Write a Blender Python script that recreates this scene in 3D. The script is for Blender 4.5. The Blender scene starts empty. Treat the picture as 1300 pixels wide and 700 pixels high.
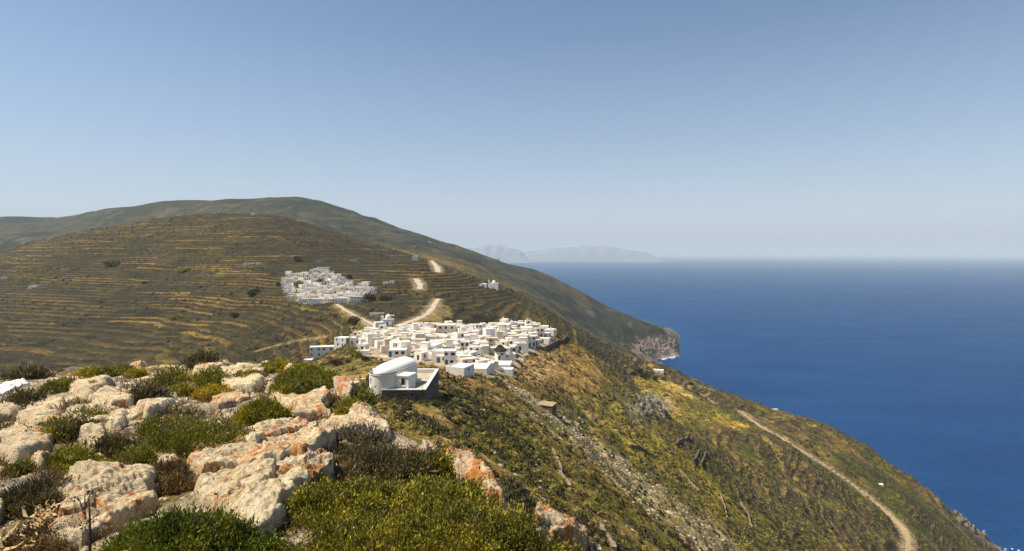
import bpy, math, random
import numpy as np
R = math.radians
random.seed(7); rng = np.random.default_rng(7)
sc = bpy.context.scene
COL = sc.collection
F = 750.0; CX = 650.0; HY = 322.0          # focal length and horizon in units of a 1300 px wide frame
SEA = -300.0                                # sea level below the eye

# ------------------------------------------------------------------ helpers
def hash3(i, j, k, seed):
    h = (i.astype(np.int64)*374761393 + j.astype(np.int64)*668265263 + k.astype(np.int64)*2147483647 + seed*1274126177) & 0xFFFFFFFF
    h = ((h ^ (h >> 13))*1274126177) & 0xFFFFFFFF
    h = ((h ^ (h >> 16))*2246822519) & 0xFFFFFFFF
    return ((h ^ (h >> 15)) & 0xFFFFFF)/float(0xFFFFFF)
def vn(x, y, z=None, seed=0):
    """smooth value noise, -1..1"""
    x = np.asarray(x, float); y = np.asarray(y, float)
    xi = np.floor(x); yi = np.floor(y); fx = x-xi; fy = y-yi
    fx = fx*fx*fx*(fx*(fx*6-15)+10); fy = fy*fy*fy*(fy*(fy*6-15)+10)
    if z is None:
        k = np.zeros_like(xi)
        a = hash3(xi, yi, k, seed); b = hash3(xi+1, yi, k, seed); c = hash3(xi, yi+1, k, seed); d = hash3(xi+1, yi+1, k, seed)
        return ((a+(b-a)*fx)*(1-fy)+(c+(d-c)*fx)*fy)*2-1
    z = np.asarray(z, float); zi = np.floor(z); fz = z-zi; fz = fz*fz*fz*(fz*(fz*6-15)+10)
    r = []
    for o in (0, 1):
        a = hash3(xi, yi, zi+o, seed); b = hash3(xi+1, yi, zi+o, seed); c = hash3(xi, yi+1, zi+o, seed); d = hash3(xi+1, yi+1, zi+o, seed)
        r.append((a+(b-a)*fx)*(1-fy)+(c+(d-c)*fx)*fy)
    return (r[0]*(1-fz)+r[1]*fz)*2-1
def fbm(x, y, z=None, o=4, seed=0, gain=.5):
    s = 0; a = 1; t = 0
    for i in range(o):
        f = 2.03**i
        s = s + a*vn(x*f+i*17.3, y*f-i*9.1, None if z is None else z*f+i*5.7, seed+i); t += a; a *= gain
    return s/t*1.5
def ss(a, b, x):
    t = np.clip((x-a)/(b-a), 0, 1); return t*t*(3-2*t)
def mixc(a, b, t):
    t = np.asarray(t)[..., None]; return np.asarray(a)*(1-t)+np.asarray(b)*t

def mk(name, V, Fc, mat, parent=None, col=None, smooth=False, attrs=None, mids=None):
    V = np.asarray(V, np.float32).reshape(-1, 3)
    me = bpy.data.meshes.new(name)
    if isinstance(Fc, np.ndarray):
        n, k = Fc.shape; loops = Fc.astype(np.int32).ravel(); starts = np.arange(0, n*k, k, dtype=np.int32); tot = np.full(n, k, np.int32)
    else:
        n = len(Fc); tot = np.array([len(f) for f in Fc], np.int32); starts = np.concatenate([[0], np.cumsum(tot)[:-1]]).astype(np.int32)
        loops = np.array([i for f in Fc for i in f], np.int32)
    me.vertices.add(len(V)); me.vertices.foreach_set('co', V.ravel())
    me.loops.add(len(loops)); me.loops.foreach_set('vertex_index', loops)
    me.polygons.add(n); me.polygons.foreach_set('loop_start', starts)
    try: me.polygons.foreach_set('loop_total', tot)
    except Exception: pass
    me.polygons.foreach_set('use_smooth', np.full(n, bool(smooth)))
    if col is not None:
        a = me.color_attributes.new('Col', 'FLOAT_COLOR', 'POINT')
        c = np.ones((len(V), 4), np.float32); c[:, :3] = col; a.data.foreach_set('color', c.ravel())
    for an, av in (attrs or {}).items():
        a = me.attributes.new(an, 'FLOAT', 'POINT'); a.data.foreach_set('value', np.asarray(av, np.float32).ravel())
    me.update(calc_edges=True)
    for m in (mat if isinstance(mat, (list, tuple)) else [mat]): me.materials.append(m)
    if mids is not None: me.polygons.foreach_set('material_index', np.asarray(mids, np.int32))
    o = bpy.data.objects.new(name, me); COL.objects.link(o)
    if parent is not None: o.parent = parent
    return o
def empty(name, loc=(0, 0, 0), rz=0):
    o = bpy.data.objects.new(name, None); COL.objects.link(o); o.location = loc; o.rotation_euler = (0, 0, rz); o.empty_display_size = .3
    return o
def tag(o, label=None, cat=None, group=None, kind=None):
    if label: o['label'] = label
    if cat: o['category'] = cat; kind = kind or 'thing'
    if group: o['group'] = group
    if kind: o['kind'] = kind
    return o

class MB:
    """collects boxes, tubes and free faces for ONE mesh"""
    def __init__(s): s.v = []; s.f = []
    def add(s, V, Fs):
        b = len(s.v); s.v += [tuple(map(float, p)) for p in V]; s.f += [tuple(i+b for i in f) for f in Fs]
    def box(s, x0, x1, y0, y1, z0, z1):
        s.add([(x0,y0,z0),(x1,y0,z0),(x1,y1,z0),(x0,y1,z0),(x0,y0,z1),(x1,y0,z1),(x1,y1,z1),(x0,y1,z1)],
              [(0,3,2,1),(4,5,6,7),(0,1,5,4),(1,2,6,5),(2,3,7,6),(3,0,4,7)])
    def tube(s, P, rad, n=6, cap=True):
        P = [np.array(p, float) for p in P]; rad = rad if hasattr(rad, '__len__') else [rad]*len(P)
        b = len(s.v)
        for i, p in enumerate(P):
            d = P[min(i+1, len(P)-1)]-P[max(i-1, 0)]; d = d/(np.linalg.norm(d)+1e-9)
            a = np.cross(d, (0, 0, 1) if abs(d[2]) < .9 else (1, 0, 0)); a /= np.linalg.norm(a); c = np.cross(d, a)
            for k in range(n):
                t = 2*math.pi*k/n; q = p+rad[i]*(a*math.cos(t)+c*math.sin(t)); s.v.append(tuple(q))
        for i in range(len(P)-1):
            for k in range(n):
                s.f.append((b+i*n+k, b+i*n+(k+1) % n, b+(i+1)*n+(k+1) % n, b+(i+1)*n+k))
        if cap:
            s.f.append(tuple(b+k for k in range(n))[::-1]); s.f.append(tuple(b+(len(P)-1)*n+k for k in range(n)))
    def build(s, name, mat, parent=None, smooth=False): return mk(name, s.v, s.f, mat, parent, smooth=smooth)

# ------------------------------------------------------------------ materials
def newmat(name):
    m = bpy.data.materials.new(name); m.use_nodes = True; nt = m.node_tree
    return m, nt, nt.nodes['Principled BSDF'], nt.nodes['Material Output']
def N(nt, t, **kw):
    n = nt.nodes.new(t)
    for k, v in kw.items():
        if k == 'ins':
            for a, b in v.items(): n.inputs[a].default_value = b
        else: setattr(n, k, v)
    return n
def L(nt, a, b): nt.links.new(a, b)
def ramp(nt, fac, stops):
    r = N(nt, 'ShaderNodeValToRGB'); e = r.color_ramp.elements
    while len(e) < len(stops): e.new(.5)
    for el, (p, c) in zip(e, stops): el.position = p; el.color = (c if len(c) == 4 else (*c, 1)) if hasattr(c, '__len__') else (c, c, c, 1)
    if fac is not None: L(nt, fac, r.inputs[0])
    return r
def mixn(nt, fac, a, b, mode='MIX'):
    m = N(nt, 'ShaderNodeMix', data_type='RGBA', blend_type=mode)
    for sock, v in ((m.inputs[0], fac), (m.inputs[6], a), (m.inputs[7], b)):
        if hasattr(v, 'links') or isinstance(v, bpy.types.NodeSocket): L(nt, v, sock)
        else: sock.default_value = v if not hasattr(v, '__len__') else ((*v, 1) if len(v) == 3 else v)
    return m.outputs[2]
def math_(nt, op, a, b=None, c=None):
    m = N(nt, 'ShaderNodeMath', operation=op)
    for i, v in enumerate((a, b, c)):
        if v is None: continue
        if isinstance(v, bpy.types.NodeSocket): L(nt, v, m.inputs[i])
        else: m.inputs[i].default_value = v
    return m.outputs[0]
def noise(nt, scale, detail=4, rough=.55, vec=None, dist=0):
    n = N(nt, 'ShaderNodeTexNoise', ins={'Scale': scale, 'Detail': detail, 'Roughness': rough, 'Distortion': dist})
    if vec is not None: L(nt, vec, n.inputs['Vector'])
    return n.outputs['Fac']
def bump(nt, h, strength, dist, bs, normal=None):
    b = N(nt, 'ShaderNodeBump', ins={'Strength': strength, 'Distance': dist}); L(nt, h, b.inputs['Height'])
    if normal is not None: L(nt, normal, b.inputs['Normal'])
    L(nt, b.outputs[0], bs.inputs['Normal']); return b.outputs[0]

def mat_terrain():
    m, nt, bs, out = newmat('terrain_ground')
    tc = N(nt, 'ShaderNodeTexCoord').outputs['Object']
    col = N(nt, 'ShaderNodeAttribute', attribute_name='Col').outputs['Color']
    tp = N(nt, 'ShaderNodeAttribute', attribute_name='tphase').outputs['Fac']
    tw = N(nt, 'ShaderNodeAttribute', attribute_name='tw').outputs['Fac']
    fg = N(nt, 'ShaderNodeAttribute', attribute_name='scrub').outputs['Fac']
    # terraces: every step of the phase is one terrace; its first part is the dry stone wall
    n1 = noise(nt, .09, 5, .6, tc)
    ph = math_(nt, 'ADD', tp, math_(nt, 'MULTIPLY_ADD', n1, .7, -.35))
    fr = math_(nt, 'FRACT', ph); fl = math_(nt, 'FLOOR', ph)
    sx = N(nt, 'ShaderNodeSeparateXYZ'); L(nt, tc, sx.inputs[0])
    cell = math_(nt, 'FLOOR', math_(nt, 'ADD', math_(nt, 'MULTIPLY', sx.outputs[0], .011), math_(nt, 'MULTIPLY', fl, .37)))
    cx = N(nt, 'ShaderNodeCombineXYZ'); L(nt, fl, cx.inputs[0]); L(nt, cell, cx.inputs[1])
    wn = N(nt, 'ShaderNodeTexWhiteNoise', noise_dimensions='3D'); L(nt, cx.outputs[0], wn.inputs['Vector'])
    big = noise(nt, .006, 3, .5, tc)
    fieldv = math_(nt, 'ADD', math_(nt, 'MULTIPLY', wn.outputs['Value'], .55), math_(nt, 'MULTIPLY', big, .45))
    field = ramp(nt, fieldv, [(.20, (.024, .026, .009)), (.38, (.048, .042, .014)), (.54, (.078, .056, .021)), (.66, (.115, .076, .027)), (.72, (.24, .155, .04)), (.83, (.055, .055, .012))]).outputs[0]
    wallc = ramp(nt, noise(nt, .5, 4, .7, tc), [(.3, (.018, .015, .010)), (.7, (.065, .05, .034))]).outputs[0]
    inr = ramp(nt, fr, [(0.0, 1), (.30, 1), (.38, 0), (.93, 0), (1, 1)]).outputs[0]
    edge = ramp(nt, fr, [(.32, 0), (.40, 1), (.54, .1), (.8, 0)]).outputs[0]
    gold = N(nt, 'ShaderNodeAttribute', attribute_name='stubble').outputs['Fac']
    field = mixn(nt, math_(nt, 'MULTIPLY', math_(nt, 'MULTIPLY', edge, math_(nt, 'MULTIPLY_ADD', gold, .5, .5)), math_(nt, 'MAXIMUM', gold, ramp(nt, noise(nt, .012, 4, .6, tc), [(.38, .1), (.58, 1)]).outputs[0])), field, (.26, .172, .055))
    gap = ramp(nt, noise(nt, .035, 3, .5, tc), [(.30, .45), (.46, 1)]).outputs[0]
    tcol = mixn(nt, math_(nt, 'MULTIPLY', inr, gap), field, wallc)
    dk = N(nt, 'ShaderNodeAttribute', attribute_name='hillm').outputs['Fac']
    c = mixn(nt, tw, col, mixn(nt, dk, tcol, (.74, .71, .46), 'MULTIPLY'))
    c = mixn(nt, .9, c, ramp(nt, noise(nt, .045, 7, .72, tc), [(.32, .45), (.5, 1.0), (.68, 1.6)]).outputs[0], 'MULTIPLY')
    # patchy low vegetation
    n2 = noise(nt, .22, 8, .68, tc)
    c = mixn(nt, 1.0, c, ramp(nt, n2, [(.28, .36), (.48, .95), (.72, 1.75)]).outputs[0], 'MULTIPLY')
    v = N(nt, 'ShaderNodeTexVoronoi', ins={'Scale': .23, 'Randomness': 1.0}); L(nt, tc, v.inputs['Vector'])
    dots = ramp(nt, v.outputs['Distance'], [(.24, 1), (.42, 0)]).outputs[0]
    thin = ramp(nt, noise(nt, .02, 3, .6, tc), [(.42, 0), (.6, 1)]).outputs[0]
    v2 = N(nt, 'ShaderNodeTexVoronoi', ins={'Scale': 1.15, 'Randomness': 1.0}); L(nt, tc, v2.inputs['Vector'])
    nearm = N(nt, 'ShaderNodeAttribute', attribute_name='nearm').outputs['Fac']
    d2 = math_(nt, 'MULTIPLY', ramp(nt, v2.outputs['Distance'], [(.22, 1), (.5, 0)]).outputs[0], ramp(nt, noise(nt, .3, 4, .6, tc), [(.4, 0), (.55, 1)]).outputs[0])
    c = mixn(nt, math_(nt, 'MULTIPLY', d2, math_(nt, 'MULTIPLY', nearm, .85)), c, (.045, .045, .014))
    c = mixn(nt, math_(nt, 'MULTIPLY', math_(nt, 'MULTIPLY', dots, thin), math_(nt, 'MULTIPLY', fg, .8)), c, (.028, .034, .012))
    c = mixn(nt, .85, c, ramp(nt, noise(nt, .55, 6, .8, tc), [(.36, .35), (.5, .95), (.62, 1.75)]).outputs[0], 'MULTIPLY')
    n3 = noise(nt, 9.0, 6, .7, tc)
    c = mixn(nt, .8, c, ramp(nt, n3, [(.3, .6), (.7, 1.4)]).outputs[0], 'MULTIPLY')
    L(nt, c, bs.inputs['Base Color'])
    bs.inputs['Roughness'].default_value = .95; bs.inputs['Specular IOR Level'].default_value = .15
    b1 = bump(nt, n2, 1.0, 2.6, bs); bump(nt, n3, .6, .08, bs, b1)
    return m

def mat_rock(name, base=(.52, .44, .35), lichen=.5, warm=(.50, .33, .13)):
    m, nt, bs, out = newmat(name)
    tc = N(nt, 'ShaderNodeTexCoord').outputs['Object']
    geo = N(nt, 'ShaderNodeNewGeometry')
    n1 = noise(nt, 2.2, 8, .65, tc, .6); n2 = noise(nt, 14, 8, .7, tc); n3 = noise(nt, 55, 5, .7, tc)
    b = np.array(base)
    c = ramp(nt, n1, [(.3, tuple(b*.62)), (.5, tuple(b)), (.72, tuple(np.minimum(b*1.28+.03, .8)))]).outputs[0]
    c = mixn(nt, math_(nt, 'MULTIPLY', ramp(nt, noise(nt, 3.1, 7, .7, tc, 1.2), [(.46, 0), (.66, 1)]).outputs[0], .62), c, warm)
    c = mixn(nt, .75, c, ramp(nt, n2, [(.3, .6), (.55, 1.02), (.75, 1.2)]).outputs[0], 'MULTIPLY')
    # dark pits and grey crust
    pit = ramp(nt, n3, [(.28, 1), (.38, 0)]).outputs[0]
    c = mixn(nt, math_(nt, 'MULTIPLY', pit, .75), c, (.09, .075, .06))
    c = mixn(nt, math_(nt, 'MULTIPLY', ramp(nt, noise(nt, 5.5, 6, .7, tc), [(.56, 0), (.66, 1)]).outputs[0], .5), c, (.30, .28, .26))
    # orange lichen
    lz = 0.66-.16*lichen
    lm = math_(nt, 'MULTIPLY', ramp(nt, noise(nt, 3.6, 9, .72, tc, .8), [(lz, 0), (lz+.05, 1)]).outputs[0], ramp(nt, noise(nt, 30, 4, .6, tc), [(.32, .25), (.5, 1)]).outputs[0])
    lc = ramp(nt, noise(nt, 12, 4, .6, tc), [(.35, (.36, .10, .012)), (.6, (.52, .20, .03))]).outputs[0]
    c = mixn(nt, math_(nt, 'MULTIPLY', lm, .92), c, lc)
    L(nt, c, bs.inputs['Base Color']); bs.inputs['Roughness'].default_value = .9; bs.inputs['Specular IOR Level'].default_value = .2
    w = N(nt, 'ShaderNodeTexVoronoi', feature='DISTANCE_TO_EDGE', ins={'Scale': 1.6}); L(nt, mixn(nt, .3, tc, N(nt, 'ShaderNodeTexNoise', ins={'Scale': 3.0, 'Detail': 6}).outputs['Color']), w.inputs['Vector'])
    cr = ramp(nt, w.outputs['Distance'], [(0, 0), (.02, 1)]).outputs[0]
    c2 = mixn(nt, math_(nt, 'MULTIPLY', math_(nt, 'SUBTRACT', 1.0, cr), ramp(nt, noise(nt, 1.7, 3, .5, tc), [(.45, 0), (.6, .8)]).outputs[0]), c, (.12, .085, .05)); L(nt, c2, bs.inputs['Base Color'])
    b1 = bump(nt, n1, .7, .12, bs); vv = N(nt, 'ShaderNodeTexVoronoi', ins={'Scale': 17.0, 'Detail': 3.0, 'Roughness': .6}); L(nt, tc, vv.inputs['Vector']); b1 = bump(nt, vv.outputs['Distance'], .55, .03, bs, b1); b2 = bump(nt, n2, 1.0, .045, bs, b1); b3 = bump(nt, cr, .5, .02, bs, b2); bump(nt, n3, .55, .012, bs, b3)
    return m

def mat_leaf(name, dark, mid, light, transl=.25, stops=None):
    m, nt, bs, out = newmat(name)
    a = N(nt, 'ShaderNodeAttribute', attribute_name='Col')
    sx = N(nt, 'ShaderNodeSeparateColor'); L(nt, a.outputs['Color'], sx.inputs[0])
    c = ramp(nt, sx.outputs[0], stops or [(.0, dark), (.5, mid), (1, light)]).outputs[0]
    oi = N(nt, 'ShaderNodeObjectInfo')
    c = mixn(nt, 1, c, ramp(nt, oi.outputs['Random'], [(0, .8), (1, 1.2)]).outputs[0], 'MULTIPLY')
    L(nt, c, bs.inputs['Base Color']); bs.inputs['Roughness'].default_value = .6; bs.inputs['Specular IOR Level'].default_value = .25
    t = N(nt, 'ShaderNodeBsdfTranslucent'); L(nt, c, t.inputs['Color'])
    mx = N(nt, 'ShaderNodeMixShader', ins={0: transl}); L(nt, bs.outputs[0], mx.inputs[1]); L(nt, t.outputs[0], mx.inputs[2]); L(nt, mx.outputs[0], out.inputs[0])
    return m

def mat_plain(name, c, rough=.85, var=.25, scale=1.5, bumpd=.02, spec=.3):
    m, nt, bs, out = newmat(name)
    tc = N(nt, 'ShaderNodeTexCoord').outputs['Object']
    n = noise(nt, scale, 7, .65, tc)
    c = np.array(c)
    L(nt, ramp(nt, n, [(.25, tuple(c*(1-var))), (.5, tuple(c)), (.75, tuple(np.minimum(c*(1+var*.5), .9)))]).outputs[0], bs.inputs['Base Color'])
    bs.inputs['Roughness'].default_value = rough; bs.inputs['Specular IOR Level'].default_value = spec
    if bumpd: bump(nt, n, .5, bumpd, bs)
    return m
def mat_wall(name, c, stain=.3):
    """limewashed plaster with weathering streaks"""
    m, nt, bs, out = newmat(name)
    tc = N(nt, 'ShaderNodeTexCoord').outputs['Object']
    oi = N(nt, 'ShaderNodeObjectInfo')
    mp = N(nt, 'ShaderNodeMapping', ins={'Scale': (1.6, 1.6, .35)}); L(nt, tc, mp.inputs[0])
    off = N(nt, 'ShaderNodeVectorMath', operation='ADD'); L(nt, mp.outputs[0], off.inputs[0]); L(nt, oi.outputs['Random'], off.inputs[1])
    n = noise(nt, .9, 7, .7, off.outputs[0])
    c = np.array(c)
    col = ramp(nt, n, [(.3, tuple(c*(1-stain)*np.array([1, .96, .9]))), (.52, tuple(c)), (.8, tuple(np.minimum(c*1.04, .9)))]).outputs[0]
    col = mixn(nt, 1, col, ramp(nt, oi.outputs['Random'], [(0, (.88, .86, .83)), (.5, (1, 1, 1)), (1, (1, .965, .92))]).outputs[0], 'MULTIPLY')
    L(nt, col, bs.inputs['Base Color']); bs.inputs['Roughness'].default_value = .9; bs.inputs['Specular IOR Level'].default_value = .2
    bump(nt, noise(nt, 6, 5, .6, tc), .3, .03, bs)
    return m
def mat_stonewall(name, c):
    m, nt, bs, out = newmat(name)
    tc = N(nt, 'ShaderNodeTexCoord').outputs['Object']
    v = N(nt, 'ShaderNodeTexVoronoi', ins={'Scale': 2.6}); mp = N(nt, 'ShaderNodeMapping', ins={'Scale': (1, 1, 1.7)}); L(nt, tc, mp.inputs[0]); L(nt, mp.outputs[0], v.inputs['Vector'])
    e = N(nt, 'ShaderNodeTexVoronoi', feature='DISTANCE_TO_EDGE', ins={'Scale': 2.6}); L(nt, mp.outputs[0], e.inputs['Vector'])
    sx = N(nt, 'ShaderNodeSeparateColor'); L(nt, v.outputs['Color'], sx.inputs[0])
    c = np.array(c)
    cc = ramp(nt, sx.outputs[0], [(0, tuple(c*.6)), (.6, tuple(c)), (1, tuple(c*1.5))]).outputs[0]
    j = ramp(nt, e.outputs['Distance'], [(0, 0), (.06, 1)]).outputs[0]
    cc = mixn(nt, j, tuple(c*.35), cc)
    L(nt, cc, bs.inputs['Base Color']); bs.inputs['Roughness'].default_value = .95
    bump(nt, j, .8, .06, bs); return m

M = {}
M['terrain'] = mat_terrain()
M['rock'] = mat_rock('limestone', (.67, .545, .355), .6)
M['rock_lichen'] = mat_rock('limestone_lichen', (.58, .485, .35), 1.05)
M['rock_orange'] = mat_rock('limestone_orange_lichen', (.58, .47, .32), 1.3)
M['rock_mid'] = mat_rock('limestone_some_lichen', (.665, .54, .345), .95)
M['scree'] = mat_plain('scree_stone', (.34, .275, .20), .95, .45, .6, .1)
M['magenta'] = mat_leaf('leaf_magenta', (.06,.02,.05), (.25,.03,.14), (.45,.06,.25))
M['drystraw'] = mat_plain('dry_straw', (.42, .28, .13), .7, .5, 14, .002)
M['cushion'] = mat_leaf('leaf_cushion', (.11, .105, .008), (.26, .235, .015), (.46, .38, .024))
M['shrub'] = mat_leaf('leaf_shrub', (.055, .064, .009), (.155, .155, .017), (.34, .30, .034))
M['heath'] = mat_leaf('leaf_heath', (.035, .03, .014), (.09, .075, .028), (.19, .145, .06))
M['juniper'] = mat_leaf('leaf_juniper', (.055, .055, .008), (.20, .18, .018), (.50, .41, .045))
M['fern'] = mat_leaf('leaf_fern', (.035, .045, .006), (.11, .13, .012), (.26, .25, .03))
M['yellow'] = mat_leaf('leaf_yellow', (.12, .10, .008), (.26, .20, .012), (.55, .38, .02))
M['brown'] = mat_leaf('leaf_brown', (.05, .032, .013), (.13, .085, .03), (.30, .19, .06))
M['dead'] = mat_leaf('leaf_dead', (.09, .075, .055), (.2, .165, .11), (.4, .33, .2))
M['tree'] = mat_leaf('leaf_tree', (.026, .032, .010), (.05, .056, .017), (.09, .09, .03))
M['twig'] = mat_plain('twig_wood', (.10, .075, .055), .9, .4, 8, .005)
M['stalk'] = mat_plain('stalk_wood', (.045, .032, .024), .9, .3, 20, .002)
M['white'] = mat_wall('whitewash', (.84, .80, .73), .14)
M['cream'] = mat_wall('cream_plaster', (.78, .69, .55), .2)
M['grey'] = mat_wall('grey_plaster', (.62, .54, .44), .25)
M['roofw'] = mat_wall('roof_limewash', (.83, .775, .67), .16)
M['roofc'] = mat_wall('roof_clay', (.70, .60, .45), .25)
M['dark'] = mat_plain('window_dark', (.025, .028, .03), .25, .2, 3, 0, .5)
M['blue'] = mat_plain('blue_paint', (.05, .14, .30), .5, .2, 3, .003)
M['bluedome'] = mat_plain('blue_dome', (.30, .55, .72), .5, .15, 2, .003)
M['wood'] = mat_plain('brown_wood', (.10, .06, .035), .7, .3, 6, .005)
M['stonewall'] = mat_stonewall('dry_stone', (.115, .095, .075))
M['thatch'] = mat_plain('thatch', (.035, .03, .027), .95, .5, 4, .08)
M['dirt'] = mat_plain('dirt_road', (.31, .225, .12), .95, .4, .25, .05)
M['road'] = mat_plain('concrete_road', (.40, .335, .25), .9, .3, .2, .02)
M['floor'] = mat_plain('yard_paving', (.40, .35, .25), .95, .45, .5, .02)
M['metal'] = mat_plain('pale_metal', (.7, .68, .62), .5, .1, 1, 0)

# ------------------------------------------------------------------ terrain
# every line: image column -> (image row at which it is meant to be seen, or ('z', height)), depth
def line(*pts): return pts
Z = lambda px, z, Y: (px, z, Y)
P = lambda px, py, Y: (px, -(py-HY)/F*Y, Y)
FEAT = [
 [Z(-400,-1.8,.8), Z(1700,-1.8,.8)],
 [P(-400,720,4.2), P(0,702,4.4), P(450,702,4.1), P(640,702,4.3), P(760,716,4.4), P(900,765,5), P(1700,765,5)],
 [P(-400,600,7), P(0,600,7), P(200,578,8), P(350,570,8), P(450,565,8), P(500,602,6.5), P(550,622,6.2), P(640,668,5.2), P(700,688,4.85), P(760,712,4.7), P(900,822,6.5), P(1700,850,7)],
 [P(-400,478,24), P(0,484,24), P(100,472,26), P(200,465,26), P(300,464,24), P(380,469,20), P(420,484,16), P(450,514,12), P(497,553,9), P(550,582,7.6), P(590,608,6.8), P(640,648,5.8), P(675,678,5.3), P(765,712,5), P(900,862,8), P(1700,900,9)],
 [Z(-400,-22,45), Z(0,-20,45), Z(300,-16,45), Z(450,-13,45), Z(550,-15.5,45), Z(640,-18,45), Z(760,-23,45), Z(850,-27,45), Z(950,-30,45), Z(1150,-33,45), Z(1700,-36,45)],
 [Z(-400,-38,85), Z(0,-34,85), Z(300,-25,85), Z(400,-22,85), Z(470,-19.6,85), Z(550,-20.6,85), Z(600,-23.5,85), Z(650,-27,85), Z(700,-31,85), Z(760,-36,85), Z(850,-43.5,85), Z(950,-50,85), Z(1150,-60,85), Z(1700,-75,85)],
 [Z(-400,-60,150), Z(0,-55,150), Z(300,-42,150), Z(400,-33,150), Z(470,-30,150), Z(550,-30,150), Z(600,-32,150), Z(650,-36.5,150), Z(700,-43.5,150), Z(760,-52,150), Z(850,-64,150), Z(950,-78,150), Z(1150,-95,150), Z(1700,-120,150)],
 [Z(-400,-85,230), Z(0,-82,230), Z(200,-70,230), Z(300,-60,230), Z(400,-41,230), Z(430,-38.5,230), Z(470,-37,230), Z(600,-39,230), Z(640,-42,230), Z(660,-46,230), Z(700,-52,230), Z(760,-64,230), Z(850,-81,230), Z(950,-104,230), Z(1150,-140,230), Z(1700,-190,230)],
 [Z(-400,-105,320), Z(0,-100,320), Z(200,-84,320), Z(300,-84,320), Z(350,-78,320), Z(400,-67,320), Z(440,-53,320), Z(470,-43.5,320), Z(490,-41,320), Z(550,-40.5,320), Z(650,-39.5,320), Z(700,-43.0,320), Z(740,-52,325), Z(765,-59,335), Z(790,-69,345), Z(830,-86,345), Z(850,-95,335), Z(950,-128,320), Z(1150,-182,320), Z(1700,-262,320)],
 [Z(-400,-115,430), Z(0,-108,430), Z(200,-92,430), Z(300,-82,430), Z(350,-76,430), Z(400,-65,430), Z(440,-56,430), Z(470,-48,430), Z(490,-46,430), Z(550,-46,430), Z(600,-55,430), Z(650,-66,430), Z(700,-87,430), Z(740,-100,430), Z(790,-110,430), Z(830,-114,430), Z(850,-117,430), Z(950,-146,430), Z(1150,-205,430), Z(1260,-262,440), Z(1700,-310,430)],
 [Z(-400,-100,600), Z(0,-95,600), Z(200,-85,600), Z(300,-66,600), Z(400,-45,600), Z(470,-44,600), Z(550,-40,600), Z(600,-50,600), Z(650,-57,600), Z(700,-70,600), Z(740,-90,600), Z(790,-117,600), Z(850,-139,600), Z(950,-170,600), Z(1050,-187,600), Z(1150,-228,610), Z(1200,-258,600), Z(1265,-301,596), Z(1700,-330,600)],
 [Z(-400,-50,800), Z(0,-55,800), Z(200,-40,800), Z(300,-15,800), Z(400,-10,800), Z(470,-17,800), Z(550,-13,800), Z(600,-30,800), Z(650,-45,800), Z(700,-77,800), Z(740,-105,800), Z(790,-136,800), Z(835,-147,800), Z(850,-156,800), Z(880,-174,800), Z(930,-195,800), Z(1000,-205,760), Z(1060,-204,690), Z(1100,-219,680), Z(1150,-262,660), Z(1200,-305,640), Z(1265,-325,620), Z(1700,-340,800)],
 [Z(-400,10,1200), Z(0,-2,1200), Z(50,26,1200), Z(100,46,1200), Z(200,72,1200), Z(300,80,1200), Z(350,77,1200), Z(400,52,1200), Z(470,18,1200), Z(550,-22,1150), Z(600,-58,1100), Z(650,-95,1100), Z(700,-145,1100), Z(740,-195,1100), Z(790,-225,1050), Z(850,-300,1000), Z(880,-312,950), Z(1000,-320,900), Z(1150,-330,900), Z(1700,-340,1200)],
 [Z(-400,-10,1500), Z(0,-30,1600), Z(100,20,1600), Z(200,40,1550), Z(300,58,1550), Z(400,50,1500), Z(470,28,1500), Z(550,2,1500), Z(600,-28,1500), Z(650,-72,1500), Z(700,-128,1500), Z(740,-180,1500), Z(800,-250,1500), Z(835,-302,1480), Z(870,-320,1400), Z(1700,-340,1500)],
 [P(-400,292,3000), P(0,278,3000), P(80,279,2950), P(95,277,2900), P(110,272,2800), P(150,265,2700), P(200,258,2600), P(245,253.5,2500), P(280,255,2500), P(300,254,2500), P(340,252,2500), P(375,252,2500), P(400,257,2500), P(450,272,2450), P(500,290,2400), P(550,306,2350), P(600,320.5,2300), P(650,336,2200), P(700,353,2100), P(750,379,2000), P(800,404,1900), P(830,420,1850), P(850,433,1800), P(857,441,1770), Z(863,-310,1760), Z(900,-330,1760), Z(1700,-340,2000)],
 [Z(-400,60,3600), Z(0,100,3700), Z(300,120,3400), Z(500,0,3300), Z(600,-120,3100), Z(700,-280,2900), Z(760,-310,2700), Z(1700,-345,2800)],
 [Z(-400,-330,5200), Z(1700,-345,5000)],
]
FEAT.insert(14, [Z(-400,20,2100), Z(0,50,2100), Z(300,135,2000), Z(400,132,1950), Z(500,66,1930), Z(600,-12,1900), Z(650,-56,1850), Z(700,-110,1820), Z(750,-176,1790), Z(790,-226,1780), Z(815,-266,1765), Z(828,-290,1745), Z(838,-303,1725), Z(857,-305,1712), Z(870,-315,1700), Z(1700,-336,1750)])
PXS = np.arange(-420, 1721, 2.75)
YS = np.concatenate([np.exp(np.linspace(math.log(.8), math.log(300), 500))[:-1], np.arange(300, 1300, 2.6), np.exp(np.linspace(math.log(1300), math.log(5200), 190))])
NC, NR = len(PXS), len(YS)
def gsm(a, sig):
    k = int(sig*3)+1; w = np.exp(-.5*(np.arange(-k, k+1)/sig)**2); w /= w.sum()
    return np.convolve(np.pad(a, k, mode='edge'), w, 'valid')
fz, fy = [], []
for i, ft in enumerate(FEAT):
    xs = [p[0] for p in ft]
    z = np.interp(PXS, xs, [p[1] for p in ft]); ly = np.interp(PXS, xs, np.log([p[2] for p in ft]))
    sg = 2.0 if i in (14, 15) else (2.5 if i <= 3 else 6)
    fz.append(gsm(z, sg)); fy.append(gsm(ly, sg))
fz = np.array(fz); fy = np.array(fy)
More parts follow.
